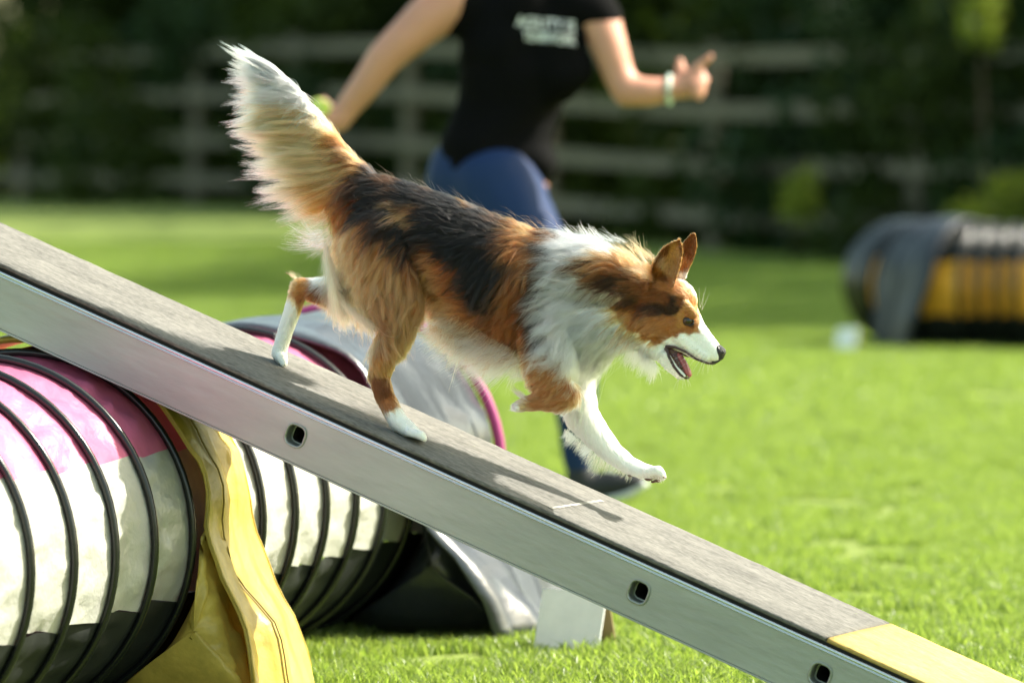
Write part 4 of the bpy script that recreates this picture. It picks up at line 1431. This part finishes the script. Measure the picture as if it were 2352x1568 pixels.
def make_hair(name, P, rad, col, parent, m):
    """P (n, k, 3) strands, rad (n, k), col (n, k, 3)"""
    n, k = P.shape[:2]
    hc = bpy.data.hair_curves.new(name)
    hc.add_curves([k] * n)
    hc.attributes['position'].data.foreach_set('vector', P.astype(np.float32).ravel())
    ra = hc.attributes.get('radius') or hc.attributes.new('radius', 'FLOAT', 'POINT')
    ra.data.foreach_set('value', rad.astype(np.float32).ravel())
    t = hc.attributes.new('tint', 'FLOAT_COLOR', 'POINT')
    t.data.foreach_set('color', np.concatenate([col, np.ones((n, k, 1))], 2).astype(np.float32).ravel())
    o = bpy.data.objects.new(name, hc)
    hc.materials.append(m)
    C.objects.link(o)
    o.parent = parent
    return o


dog_me.calc_loop_triangles()
nt_ = len(dog_me.loop_triangles)
tri = np.zeros(nt_ * 3, np.int32); dog_me.loop_triangles.foreach_get('vertices', tri); tri = tri.reshape(-1, 3)
vn = np.zeros(nv * 3, np.float32); dog_me.vertices.foreach_get('normal', vn); vn = vn.reshape(-1, 3).astype(float)
ta, tb, tc_ = co[tri[:, 0]], co[tri[:, 1]], co[tri[:, 2]]
area = np.linalg.norm(np.cross(tb - ta, tc_ - ta), axis=1) / 2
tcen = (ta + tb + tc_) / 3
tpx = dproj(tcen)
tfl = idw(FLOW, tpx, 5, 60.0)
SKIPZ = [(1655, 809, 11), (1582, 736, 9)]


def in_mouth(px):
    """inside of the open mouth and the nose: no hair"""
    u_ = (px[:, 0] - 1530) * .53 - (px[:, 1] - 796) * .0
    m = np.zeros(len(px), bool)
    # wedge between the upper lip and the near edge of the lower jaw
    y = px[:, 1]; x = px[:, 0]
    m |= (y > 803) & (y < 868) & (x > 1537 + (y - 803) * .50) & (x < 1592) & (y > 806 + (x - 1560) * .62)
    m |= ((x - 1657) ** 2 + (y - 810) ** 2 < 13 ** 2)
    m |= ((x - 1582) / 15) ** 2 + ((y - 737) / 12) ** 2 < 1
    return m


def curly(P, k, s, amp, freq, ph, ax1, ax2):
    return P


def grow(name, n, seed, lenmul=1.0, liftadd=0.0, sel=None, radius=.000148, wild=0.0, kpts=7, clump=.50, gl=1 / 26):
    g = np.random.default_rng(seed)
    ln = tfl[:, 2]
    dens = area * (1 + 26 / (ln + 4))          # short coat needs more hairs
    # seen-side first: fewer on the side that faces away
    dens = dens * np.where(((ta + tb + tc_) / 3)[:, 1] > .03, .62, 1.0)
    if sel is not None: dens = dens * sel(tpx, tcen)
    idx = g.choice(nt_, n, p=dens / dens.sum())
    u, v = g.uniform(size=n), g.uniform(size=n)
    fl = u + v > 1; u[fl], v[fl] = 1 - u[fl], 1 - v[fl]
    root = ta[idx] * (1 - u - v)[:, None] + tb[idx] * u[:, None] + tc_[idx] * v[:, None]
    nrm = vn[tri[idx, 0]] * (1 - u - v)[:, None] + vn[tri[idx, 1]] * u[:, None] + vn[tri[idx, 2]] * v[:, None]
    nrm /= np.linalg.norm(nrm, axis=1)[:, None] + 1e-9
    px = dproj(root)
    ok = ~in_mouth(px)
    root, nrm, px = root[ok], nrm[ok], px[ok]; n = len(root)
    fw = idw(FLOW, px, 5, 60.0)
    # locks: every hair leans towards its lock's guide
    m = max(10, int(n * gl))
    gi = g.choice(n, m, replace=False)
    kd = kdtree.KDTree(m)
    for a, b in enumerate(root[gi]): kd.insert(b, a)
    kd.balance()
    near = np.array([kd.find(r)[1] for r in root])
    gidx = gi[near]
    ang = vnoise(root, 26, 5) * .38 + vnoise(root, 70, 6) * .22
    lockturn = g.normal(0, .16, m)[near]
    ang = ang * np.clip(fw[:, 2] / 30, .3, 1) + lockturn
    dx = fw[:, 0] * np.cos(ang) - fw[:, 1] * np.sin(ang)
    dy = fw[:, 0] * np.sin(ang) + fw[:, 1] * np.cos(ang)
    T = np.stack([dx, g.normal(0, .06, n), -dy], 1)
    T = T - nrm * (T * nrm).sum(1)[:, None]
    tl = np.linalg.norm(T, axis=1)[:, None]
    T = np.where(tl > .15, T / np.maximum(tl, 1e-6), T + np.array([0, 0, -.4]) + np.array([dx * .4, dx * 0, -dy * .4]).T)
    T /= np.linalg.norm(T, axis=1)[:, None] + 1e-9
    locklen = (1.08 + .14 * g.normal(size=m))[near]
    L = fw[:, 2] / DU * lenmul * np.clip(locklen + .18 * g.normal(size=n), .35, 1.7)
    lift = np.radians(fw[:, 3] * 1.05 + liftadd + g.normal(0, 4 + wild, n))
    s = np.linspace(0, 1, kpts)
    Bn = np.cross(nrm, T)
    ph = g.uniform(0, 6.28, m)[near] + g.normal(0, .35, n)
    fq = (4.5 + 1.5 * g.normal(size=m))[near]
    wav = np.clip((fw[:, 2] - 14) / 40, 0, 1) * .115 * L * (1 + .5 * g.normal(size=m)[near])
    wv = (np.sin(s[None] * fq[:, None] + ph[:, None]) - np.sin(ph)[:, None]) * wav[:, None] * s[None]
    wn_ = (np.cos(s[None] * fq[:, None] * .8 + ph[:, None]) - np.cos(ph)[:, None]) * wav[:, None] * .35 * s[None]
    up = np.sin(lift)[:, None] * (s - .55 * s ** 2)[None] * L[:, None] * 1.5
    al = np.cos(lift)[:, None] * s[None] * L[:, None]
    # weight of long hair
    sagz = -(.16 * (L / .04) * L)[:, None] * (s ** 2)[None]
    off = T[:, None] * al[..., None] + nrm[:, None] * (up + np.maximum(wn_, -.4 * up))[..., None] + Bn[:, None] * wv[..., None]
    off[..., 2] += sagz * np.clip(fw[:, 2] / 40, 0, 1)[:, None] * .8
    cf = (clump * np.clip(fw[:, 2] / 24, .25, 1))[:, None, None] * (s ** 1.3)[None, :, None]
    ownc = off
    gid = off[gidx]
    lenr = (L / np.maximum(L[gidx], 1e-6))[:, None, None]
    P = root[:, None] * (1 - cf) + root[gidx][:, None] * cf + ownc * (1 - cf) + gid * np.clip(lenr, .5, 1.5) * cf
    P += g.normal(0, .00035, P.shape) * s[None, :, None] * np.clip(fw[:, 2] / 20, .2, 1.4)[:, None, None]
    if wild:
        P += (Bn * g.normal(0, .012, n)[:, None] + nrm * np.abs(g.normal(0, .008, n))[:, None])[:, None] * (s ** 2)[None, :, None] * (wild / 10)
    # colour
    jl = g.normal(0, 1, (m, 2))[near] * 3.4 + g.normal(0, 1, (n, 2)) * 3.2
    jl = jl * np.clip(fw[:, 2] / 22, .5, 1.6)[:, None]
    leg = ((px[:, 1] > 815) | ((px[:, 0] < 725) & (px[:, 1] > 600))) & (px[:, 0] < 1560)
    jl = jl * np.where(leg, 1.8, 1.0)[:, None]
    jl += np.stack([vnoise(root, 60, 31), vnoise(root, 60, 32)], 1) * 6 * np.clip(fw[:, 2] / 24, .2, 1.4)[:, None]
    c0 = coat_colour(px, root[:, 1], jl)
    br = np.clip(1 + .16 * g.normal(size=m)[near] + .12 * g.normal(size=n), .55, 1.5)[:, None]
    br = 1 + (br - 1) * np.where(c0.mean(1, keepdims=True) > .6, .55, 1.0)
    c0 = np.clip(c0 * br, .004, .965)
    lum = c0.mean(1, keepdims=True)
    tipc = np.clip(c0 * 1.2 + (lum > .10) * .03, 0, .965)
    rootc = c0 * np.where(lum > .6, .97, .84)
    col = rootc[:, None] * (1 - s)[None, :, None] + tipc[:, None] * s[None, :, None]
    rad = radius * np.clip(.6 + fw[:, 2] / 60, .55, 1.15)[:, None] * (1 - .72 * s ** 1.5)[None] * g.uniform(.75, 1.25, n)[:, None]
    return make_hair(name, P, rad, col, dog, M_COAT)


HN = 1.0
coat = grow('coat', int(340000 * HN), 51)
tag(coat, kind='stuff')
stray = grow('stray_hairs', int(2600 * HN), 52, 1.35, 10, sel=lambda p, c: (tfl[:, 2] > 26) * 1.0, radius=.00011, wild=9, clump=.3)
tag(stray, kind='stuff')


# --- plume of the tail
def tail():
    core = np.array([(845, 425), (812, 392), (785, 352), (750, 302), (716, 258), (682, 212), (640, 174)], float)
    tt = np.linspace(0, 1, len(core))
    # t, direction of fall, length px
    tab = np.array([(0.0, -.72, .70, 150), (.10, -.88, .50, 215), (.22, -.96, .30, 240), (.36, -1, .12, 236), (.50, -1, .0, 226), (.60, -1, -.06, 196), (.70, -.98, -.14, 172), (.80, -.95, -.26, 165), (.90, -.90, -.42, 146), (1.0, -.83, -.55, 140)], float)
    g = np.random.default_rng(91)
    n = int(70000 * HN)
    t = g.beta(1.15, 1.15, n)
    cx, cy = np.interp(t, tt, core[:, 0]), np.interp(t, tt, core[:, 1])
    th = g.uniform(0, 2 * math.pi, n)
    rr = np.interp(t, [0, .15, .4, 1], [30, 20, 13, 7])
    # tangent of the core in the picture plane
    dxs, dys = np.interp(t + .03, tt, core[:, 0]) - np.interp(t - .03, tt, core[:, 0]), np.interp(t + .03, tt, core[:, 1]) - np.interp(t - .03, tt, core[:, 1])
    l_ = np.hypot(dxs, dys) + 1e-6
    dxs, dys = dxs / l_, dys / l_
    nx_, ny_ = -dys, dxs                       # perpendicular; (nx, ny) to the upper right when dx<0, dy<0
    sgn = np.where(nx_ > 0, 1, -1); nx_, ny_ = nx_ * sgn, ny_ * sgn
    a = np.cos(th)                             # +1 on the outer (upper right) edge
    px, py = cx + nx_ * a * rr, cy + ny_ * a * rr
    v = np.sin(th) * rr / DU
    root = np.array([D3(x, y, w) for x, y, w in zip(px, py, v)])
    m = int(n / 85)
    gi = g.choice(n, m, replace=False)
    kd = kdtree.KDTree(m)
    keyv = np.stack([t * 3, a * .35, np.sin(th) * .25], 1)
    for i, b in enumerate(keyv[gi]): kd.insert(b, i)
    kd.balance()
    near = np.array([kd.find(r)[1] for r in keyv])
    gidx = gi[near]
    ts = t + .035 * g.normal(size=m)[near] + .018 * g.normal(size=n) - .05 * a
    ts = np.clip(ts, 0, 1)
    fx, fy, L = (np.interp(ts, tab[:, 0], tab[:, k]) for k in (1, 2, 3))
    fl = np.hypot(fx, fy); fx, fy = fx / fl, fy / fl
    short = g.uniform(size=n)
    Lf = np.where(short < .30, g.uniform(.25, .8, n), g.uniform(.66, 1.02, n)) * (1 + .13 * g.normal(size=m)[near])
    # hairs of the outer edge are shorter near the base and sweep over the top
    Lf *= np.where((a > .3) & (t < .5), .55, 1)
    L = L * Lf
    s = np.linspace(0, 1, 9)
    # leave along the tail towards its tip, then bend into the fall
    bend = np.clip(s * 2.4, 0, 1)[None]
    sx = dxs[:, None] * .8 + nx_[:, None] * .35 * np.clip(a, -.2, 1)[:, None]
    sy = dys[:, None] * .8 + ny_[:, None] * .35 * np.clip(a, -.2, 1)[:, None]
    lead = np.interp(t, [0, .3, 1], [.35, .6, .9])[:, None]
    ddx = sx * lead * (1 - bend) + fx[:, None] * (bend + (1 - bend) * (1 - lead))
    ddy = sy * lead * (1 - bend) + fy[:, None] * (bend + (1 - bend) * (1 - lead))
    # gentle arc: tips turn up a little in the upper half, down in the lower half
    arc = np.interp(t, [0, .35, .6, 1], [.34, .22, -.34, -.10])[:, None] * (s ** 1.5)[None]
    ddx, ddy = ddx * np.cos(arc) - ddy * -np.sin(arc) * -1, ddy * np.cos(arc) + ddx * -np.sin(arc) * -1
    st = np.diff(s, prepend=0)[None] * L[:, None]
    X = np.cumsum(ddx * st, 1); Y = np.cumsum(ddy * st, 1)
    fan = (np.sin(th) * 14 + g.normal(0, 6, m)[near] + g.normal(0, 4, n))[:, None] * (s ** .8)[None]
    wph = g.uniform(0, 6.28, m)[near][:, None]
    wav = (np.sin(s[None] * 5 + wph) - np.sin(wph)) * (L * .034)[:, None] * s[None]
    X += wav * -fy[:, None]; Y += wav * fx[:, None]
    off = np.stack([X, fan, -Y], -1) / DU
    cf = .60 * (s ** 1.7)[None, :, None]
    lr = np.clip(L / L[gidx], .3, 1.4)[:, None, None]
    P = root[:, None] * (1 - cf) + root[gidx][:, None] * cf + off * (1 - cf) + off[gidx] * lr * cf
    P += g.normal(0, .0006, P.shape) * s[None, :, None]
    # colour
    tw = t + .10 * a + .02 * g.normal(size=n) + .03 * g.normal(size=m)[near]
    base = np.zeros((n, 3)); tip = np.zeros((n, 3))
    mixv = g.uniform(size=n)
    for i_, (lo, hi, cb, ct) in enumerate(((-1, .10, 'B', 'T'), (.10, .22, 'D', 'O'), (.22, .34, 'T', 'O'), (.34, .54, 'Y', 'O'), (.54, .66, 'O', 'O'), (.66, 3, 'W', 'W'))):
        q = (tw >= lo) & (tw < hi)
        base[q], tip[q] = PAL[cb], PAL[ct]
    inner = (a < .2) & (t < .7)
    base[inner & (mixv < .75)] = (.56, .235, .065)
    pale = np.array([.95, .74, .52])
    br = np.clip(1 + .10 * g.normal(size=m)[near] + .08 * g.normal(size=n), .6, 1.3)[:, None, None]
    ss = s[None, :, None]
    lenpx = np.linalg.norm(np.stack([X, Y], -1), axis=-1)[..., None]
    col = base[:, None] * (1 - np.clip(ss * 2, 0, 1)) + tip[:, None] * np.clip(ss * 2, 0, 1)
    k2 = np.clip((lenpx - 135) / 110, 0, 1) * .75
    col = np.clip((col * (1 - k2) + pale * k2) * br, .01, .965)
    rad = .00017 * (1 - .7 * s ** 1.6)[None] * g.uniform(.7, 1.25, n)[:, None]
    o = make_hair('tail_plume', P, rad, col, dog, M_COAT)
    tag(o, kind='stuff')


tail()


# --- extra locks: belly fringe, chin tuft, breeches, elbow feather, neck edge
def locks(name, specs, seed):
    g = np.random.default_rng(seed)
    Ps, Rs, Cs = [], [], []
    s = np.linspace(0, 1, 9)
    for (x0, y0, x1, y1, v0, dv, fx, fy, L, cnt, c1, c2, bend) in specs:
        n = int(cnt * HN)
        t = g.uniform(size=n)
        px, py = x0 + (x1 - x0) * t + g.normal(0, 3, n), y0 + (y1 - y0) * t + g.normal(0, 3, n)
        root = np.array([D3(x, y, v0 + g.normal(0, dv)) for x, y in zip(px, py)])
        nl = max(3, n // 30)
        k = np.clip((t * nl).astype(int) + g.integers(-1, 2, n), 0, nl - 1)
        la, ll, lv, lb = g.normal(0, .22, nl)[k], 1 + .25 * g.normal(size=nl)[k], g.normal(0, .25, nl)[k], (bend * (1 + .6 * g.normal(size=nl)))[k]
        a0 = math.atan2(fy, fx) + la + g.normal(0, .10, n)
        A = a0[:, None] + lb[:, None] * (s ** 1.2)[None]
        LL = L * np.clip(ll + .15 * g.normal(size=n), .3, 1.7)
        st = np.diff(s, prepend=0)[None] * LL[:, None]
        X, Y = np.cumsum(np.cos(A) * st, 1), np.cumsum(np.sin(A) * st, 1)
        V = (lv + g.normal(0, .08, n))[:, None] * s[None] * LL[:, None]
        Ps.append(root[:, None] + np.stack([X, V, -Y], -1) / DU)
        Rs.append(.00016 * (1 - .7 * s ** 1.5)[None] * g.uniform(.7, 1.2, n)[:, None])
        ca, cb = np.array(PAL[c1]), np.array(PAL[c2])
        br = (1 + .1 * g.normal(size=n))[:, None, None]
        Cs.append(np.clip((ca * (1 - s)[None, :, None] + cb * s[None, :, None]) * br, .01, .92) * np.ones((n, 1, 1)))
    o = make_hair(name, np.concatenate(Ps), np.concatenate(Rs), np.concatenate(Cs), dog, M_COAT)
    tag(o, kind='stuff')
    return o


locks('feathering', [
    # x0, y0, x1, y1, v, dv, dir, length, count, colours, bend
    (1035, 722, 1195, 815, 0, .025, -.72, .70, 82, 4200, 'C', 'W', .45),
    (1110, 785, 1205, 828, 0, .02, -.95, .40, 92, 1500, 'W', 'W', .3),
    (1180, 825, 1212, 870, -.01, .012, -.95, .2, 42, 260, 'C', 'W', -.3),
    (1478, 815, 1506, 838, -.005, .01, .1, 1, 34, 500, 'W', 'W', .3),
    (1440, 800, 1480, 822, 0, .012, -.2, 1, 30, 450, 'W', 'W', .3),
    (745, 480, 760, 560, -.02, .02, -.75, .6, 62, 300, 'C', 'C', .5),
    (738, 530, 745, 570, 0, .015, -.95, .05, 72, 160, 'W', 'W', .5),
    (748, 560, 772, 690, -.03, .02, .1, 1, 60, 1300, 'C', 'C', -.15),
    (780, 690, 880, 760, -.06, .012, .55, .8, 52, 1400, 'C', 'C', -.9),
    (985, 745, 1040, 770, -.02, .02, -.1, 1, 44, 500, 'T', 'C', .6),
    (674, 638, 690, 645, .035, .006, -.5, -.75, 24, 26, 'Y', 'T', -.3),
    (640, 770, 652, 790, .03, .005, -.9, -.3, 14, 50, 'W', 'C', .2),
    (1196, 905, 1215, 925, -.06, .01, -.75, -.35, 26, 200, 'C', 'W', .3),
    (1188, 930, 1200, 940, -.06, .006, -1, -.35, 16, 90, 'W', 'W', -.5),
    (1300, 985, 1360, 1035, .05, .008, -.55, .75, 22, 500, 'W', 'W', .2),
    (1352, 1030, 1402, 1060, .05, .008, -.25, .95, 30, 260, 'W', 'C', .2),
    (1400, 1062, 1450, 1092, .05, .008, -.35, .9, 14, 200, 'W', 'P', .2),
    (1450, 575, 1500, 600, .0, .02, -.35, -.9, 40, 60, 'D', 'T', -.6),
    (1435, 590, 1480, 615, -.035, .01, -.45, -.85, 44, 110, 'D', 'T', -.6),
    (1490, 605, 1500, 650, -.042, .006, -.75, -.5, 30, 300, 'B', 'O', -.6),
    (1470, 585, 1510, 600, .02, .012, -.5, -.85, 34, 120, 'D', 'T', -.6),
    (1500, 600, 1545, 640, -.032, .005, .15, -1, 26, 260, 'Y', 'O', .25),
    (1310, 540, 1440, 556, 0, .02, -.9, -.40, 30, 260, 'W', 'W', .5),
    (1470, 1090, 1520, 1098, .048, .012, .3, .9, 8, 220, 'P', 'W', -.3),
], 61)

# --- eyes, nose, mouth
M_EYE = mat('brown_eye', (0.045, 0.020, 0.008), 0.09, spec=.5)
M_PUPIL = mat('black_pupil', (0.003, 0.003, 0.003), 0.05, spec=.8)
M_LID = mat('dark_eyelid', (0.012, 0.009, 0.009), 0.35)
M_NOSE = mat('wet_black_nose', (0.014, 0.012, 0.014), 0.28, spec=.6, bump=.5, bscale=350)
M_TONGUE = mat('pink_tongue', (0.36, 0.085, 0.10), 0.22, spec=.6, bump=.3, bscale=250, sss=.1)
M_MOUTH = mat('dark_red_mouth_lining', (0.075, 0.018, 0.018), 0.25, spec=.6, bump=.4, bscale=120)
M_GUM = mat('dark_lip', (0.05, 0.022, 0.022), 0.3, bump=.4, bscale=200)
M_TOOTH = mat('tooth', (0.75, 0.72, 0.62), 0.25)
M_CLAW = mat('claw', (0.35, 0.25, 0.2), 0.35)
M_PAD = mat('paw_pad', (0.12, 0.045, 0.035), 0.6, bump=.5, bscale=300)
M_WHISK = mat('whisker', (0.7, 0.68, 0.62), 0.35, trans=.3)
bvd = BVHTree.FromPolygons([v.co[:] for v in dog_me.vertices], [p.vertices[:] for p in dog_me.polygons])


def surf(x, y, side=-1):
    a = Vector(D3(x, y, side * .3)); b = Vector(D3(x, y, 0))
    h = bvd.ray_cast(a, (b - a).normalized())
    return (np.array(h[0]), np.array(h[1])) if h[0] else (np.array(b), np.array([0, side, 0.0]))


def ball_mesh(name, c, r, m, parent, seg=(24, 16), scale=(1, 1, 1), smooth=True):
    Vs, Fs = balls([(0, 0, 0, 1), (.01, 0, 0, 1)], lambda x, y, v: np.zeros(3), 1.0, seg)
    me = bpy.data.meshes.new(name)
    V = Vs[0] * r * np.array(scale)
    _, q, t = Fs[0]
    me.from_pydata(V.tolist(), [], [tuple(f) for f in q] + [tuple(f) for f in t])
    o = link(name, me, m, parent)
    o.location = c
    return o


for side in (-1, 1):
    p, nn = surf(1582, 736, side)
    look = np.array([.55, side * .82, .10]); look /= np.linalg.norm(look)
    c = p - look * .0048
    er = .0092
    e = ball_mesh('eye', c, er, M_EYE, dog)
    # pupil cap
    a = look
    b = np.cross(a, [0, 0, 1]); b /= np.linalg.norm(b)
    d = np.cross(a, b)
    capP = [[a * math.cos(R(q)) * er * 1.008 + (b * math.cos(w) + d * math.sin(w)) * math.sin(R(q)) * er * 1.008 for w in np.linspace(0, 2 * math.pi, 19)[:-1]] for q in (0.5, 8, 16, 24)]
    link('pupil', grid_mesh('pupil', capP, False, True), M_PUPIL, e)
    # almond shaped lid rim
    rim = []
    fx = np.array([1, 0, -.35]); fx /= np.linalg.norm(fx)
    for w in np.linspace(0, 2 * math.pi, 33)[:-1]:
        ex = math.cos(w) * .0092
        ez = math.sin(w) * .0068 * (1 - .25 * math.cos(w) ** 2)
        q = c + look * .0050 + fx * ex + np.array([0, 0, 1]) * ez
        q = q - look * (abs(math.cos(w)) ** 3) * .0022
        rim.append(q)
    link('eyelid', grid_mesh('eyelid', tube_np(rim, .0016, 8, True), True, True), M_LID, dog)


def blob_part(name, chs, m, vox, sm=3, parent=dog):
    B = Blob()
    for c in chs: B.add(*balls(c, D3, DU, (14, 9)))
    return link(name, B.build(name, vox, sm), m, parent)


nose = blob_part('nose', [[(1650, 802, 0, 11, 1.1), (1656, 808, 0, 11.5, 1.2), (1654, 818, 0, 9.5, 1.0)], [(1648, 824, 0, 8, .8), (1640, 831, 0, 6, 1.2)]], M_NOSE, .0009, 3)
for side in (-1, 1):
    pn = D3(1662, 810, side * .0062)
    ball_mesh('nostril', pn, .0021, M_PUPIL, nose, (10, 8), (1, .9, .7))
blob_part('mouth_lining', [[(1538, 801, 0, 16, 1.0), (1553, 824, 0, 14, 1.05), (1567, 845, 0, 11, 1.15), (1573, 857, 0, 8, 1.1)], [(1538, 803, 0, 13, .85), (1562, 803, 0, 9, .9), (1580, 815, 0, 6, 1)]], M_MOUTH, .0012, 3)
blob_part('lip', [[(1531, 797, -.0130, 4, .9), (1536, 818, -.0165, 3.6, .9), (1548, 842, -.0160, 3.4, .9), (1563, 861, -.0125, 3.2, .9), (1576, 868, -.0060, 3.2), (1582, 867, .003, 3), (1583, 850, .013, 3), (1572, 828, .0165, 3)]], M_GUM, .0009, 2)
blob_part('lip', [[(1531, 796, -.0135, 4, .9), (1550, 797, -.0160, 3.4, .7), (1575, 808, -.0150, 3, .7), (1600, 825, -.0140, 3, .7), (1625, 834, -.0110, 3, .7), (1638, 835, -.004, 3, .8)]], M_GUM, .0009, 2)
tg = blob_part('tongue', [[(1553, 806, .002, 5, 1.5), (1563, 820, -.002, 6.5, 1.5), (1573, 838, -.003, 7, 1.5), (1580, 853, -.003, 7, 1.5), (1584, 861, -.003, 5, 1.5)]], M_TONGUE, .001, 4)
for side in (-1, 1):
    for k, (x, y, v, h, dx, dy) in enumerate(((1574, 860, -.0085, 7, .1, -1), (1568, 853, -.0125, 3.5, .25, -1), (1560, 845, -.0145, 3.5, .3, -1), (1552, 834, -.015, 4, .4, -.9), (1545, 821, -.015, 4.5, .5, -.8),
                                              (1620, 828, -.0095, 7, -.25, 1), (1606, 820, -.011, 3.5, -.2, 1), (1594, 812, -.0115, 3.5, -.2, 1), (1580, 804, -.012, 4, -.3, 1))):
        a = D3(x, y, v * -side * -1 if side < 0 else -v)
        b = D3(x + dx * h, y + dy * h, (v if side < 0 else -v) * .95)
        P = tube_np([a, a * .5 + b * .5, b], [.0013 if h > 5 else .0015, .0011, .0002], 7)
        link('tooth', grid_mesh('tooth', P, False, True), M_TOOTH, dog)
# claws and pads
for (bx, by, v0, dx, dy, k0) in ((972, 1006, -.083, 6, 5, 0), (652, 836, .030, 3, 4, 1), (1524, 1096, .046, 7, 3, 2)):
    for vv in (-.015, -.005, .005, .015):
        e = 1 - abs(vv) * 18
        a = D3(bx - 6 + 7 * e, by - 3 + 3 * e, v0 + vv * 1.2)
        b = D3(bx - 6 + 7 * e + dx, by - 3 + 3 * e + dy, v0 + vv * 1.25)
        link('claw', grid_mesh('claw', tube_np([a, a * .45 + b * .55 + np.array([0, 0, .0006]), b], [.0016, .0012, .0003], 7), False, True), M_CLAW, dog)
for (x, y, v, r) in ((1490, 1099, .047, 9), (1507, 1104, .040, 6), (1512, 1104, .052, 6), (1500, 1106, .033, 5), (1500, 1106, .06, 5), (1446, 1092, .048, 5)):
    ball_mesh('paw_pad', D3(x, y, v), r / DU, M_PAD, dog, (12, 8), (1.1, 1, .6))
# whiskers
g = np.random.default_rng(5)
for side in (-1, 1):
    for (x, y, dx, dy, L) in ((1625, 815, -.2, 1, 42), (1618, 812, -.5, .9, 50), (1610, 808, -.8, .6, 55), (1620, 822, -.4, 1, 40), (1632, 822, .0, 1, 28), (1605, 800, -.9, .35, 60), (1600, 806, -.85, .5, 46),
                              (1612, 712, .35, -1, 40), (1608, 706, .15, -1, 46), (1570, 866, .1, 1, 22), (1560, 868, -.5, 1, 24), (1578, 868, .5, 1, 18)):
        p, nn = surf(x, y, side)
        d = np.array([dx, side * .55, -dy]); d /= np.linalg.norm(d)
        pts = [p + d * L / DU * q + np.array([0, 0, -.004]) * q ** 2 * (1 if dy > 0 else -1) for q in np.linspace(0, 1, 6)]
        link('whisker', grid_mesh('whisker', tube_np(pts, np.linspace(.00028, .00008, 6), 5), False, True), M_WHISK, dog)
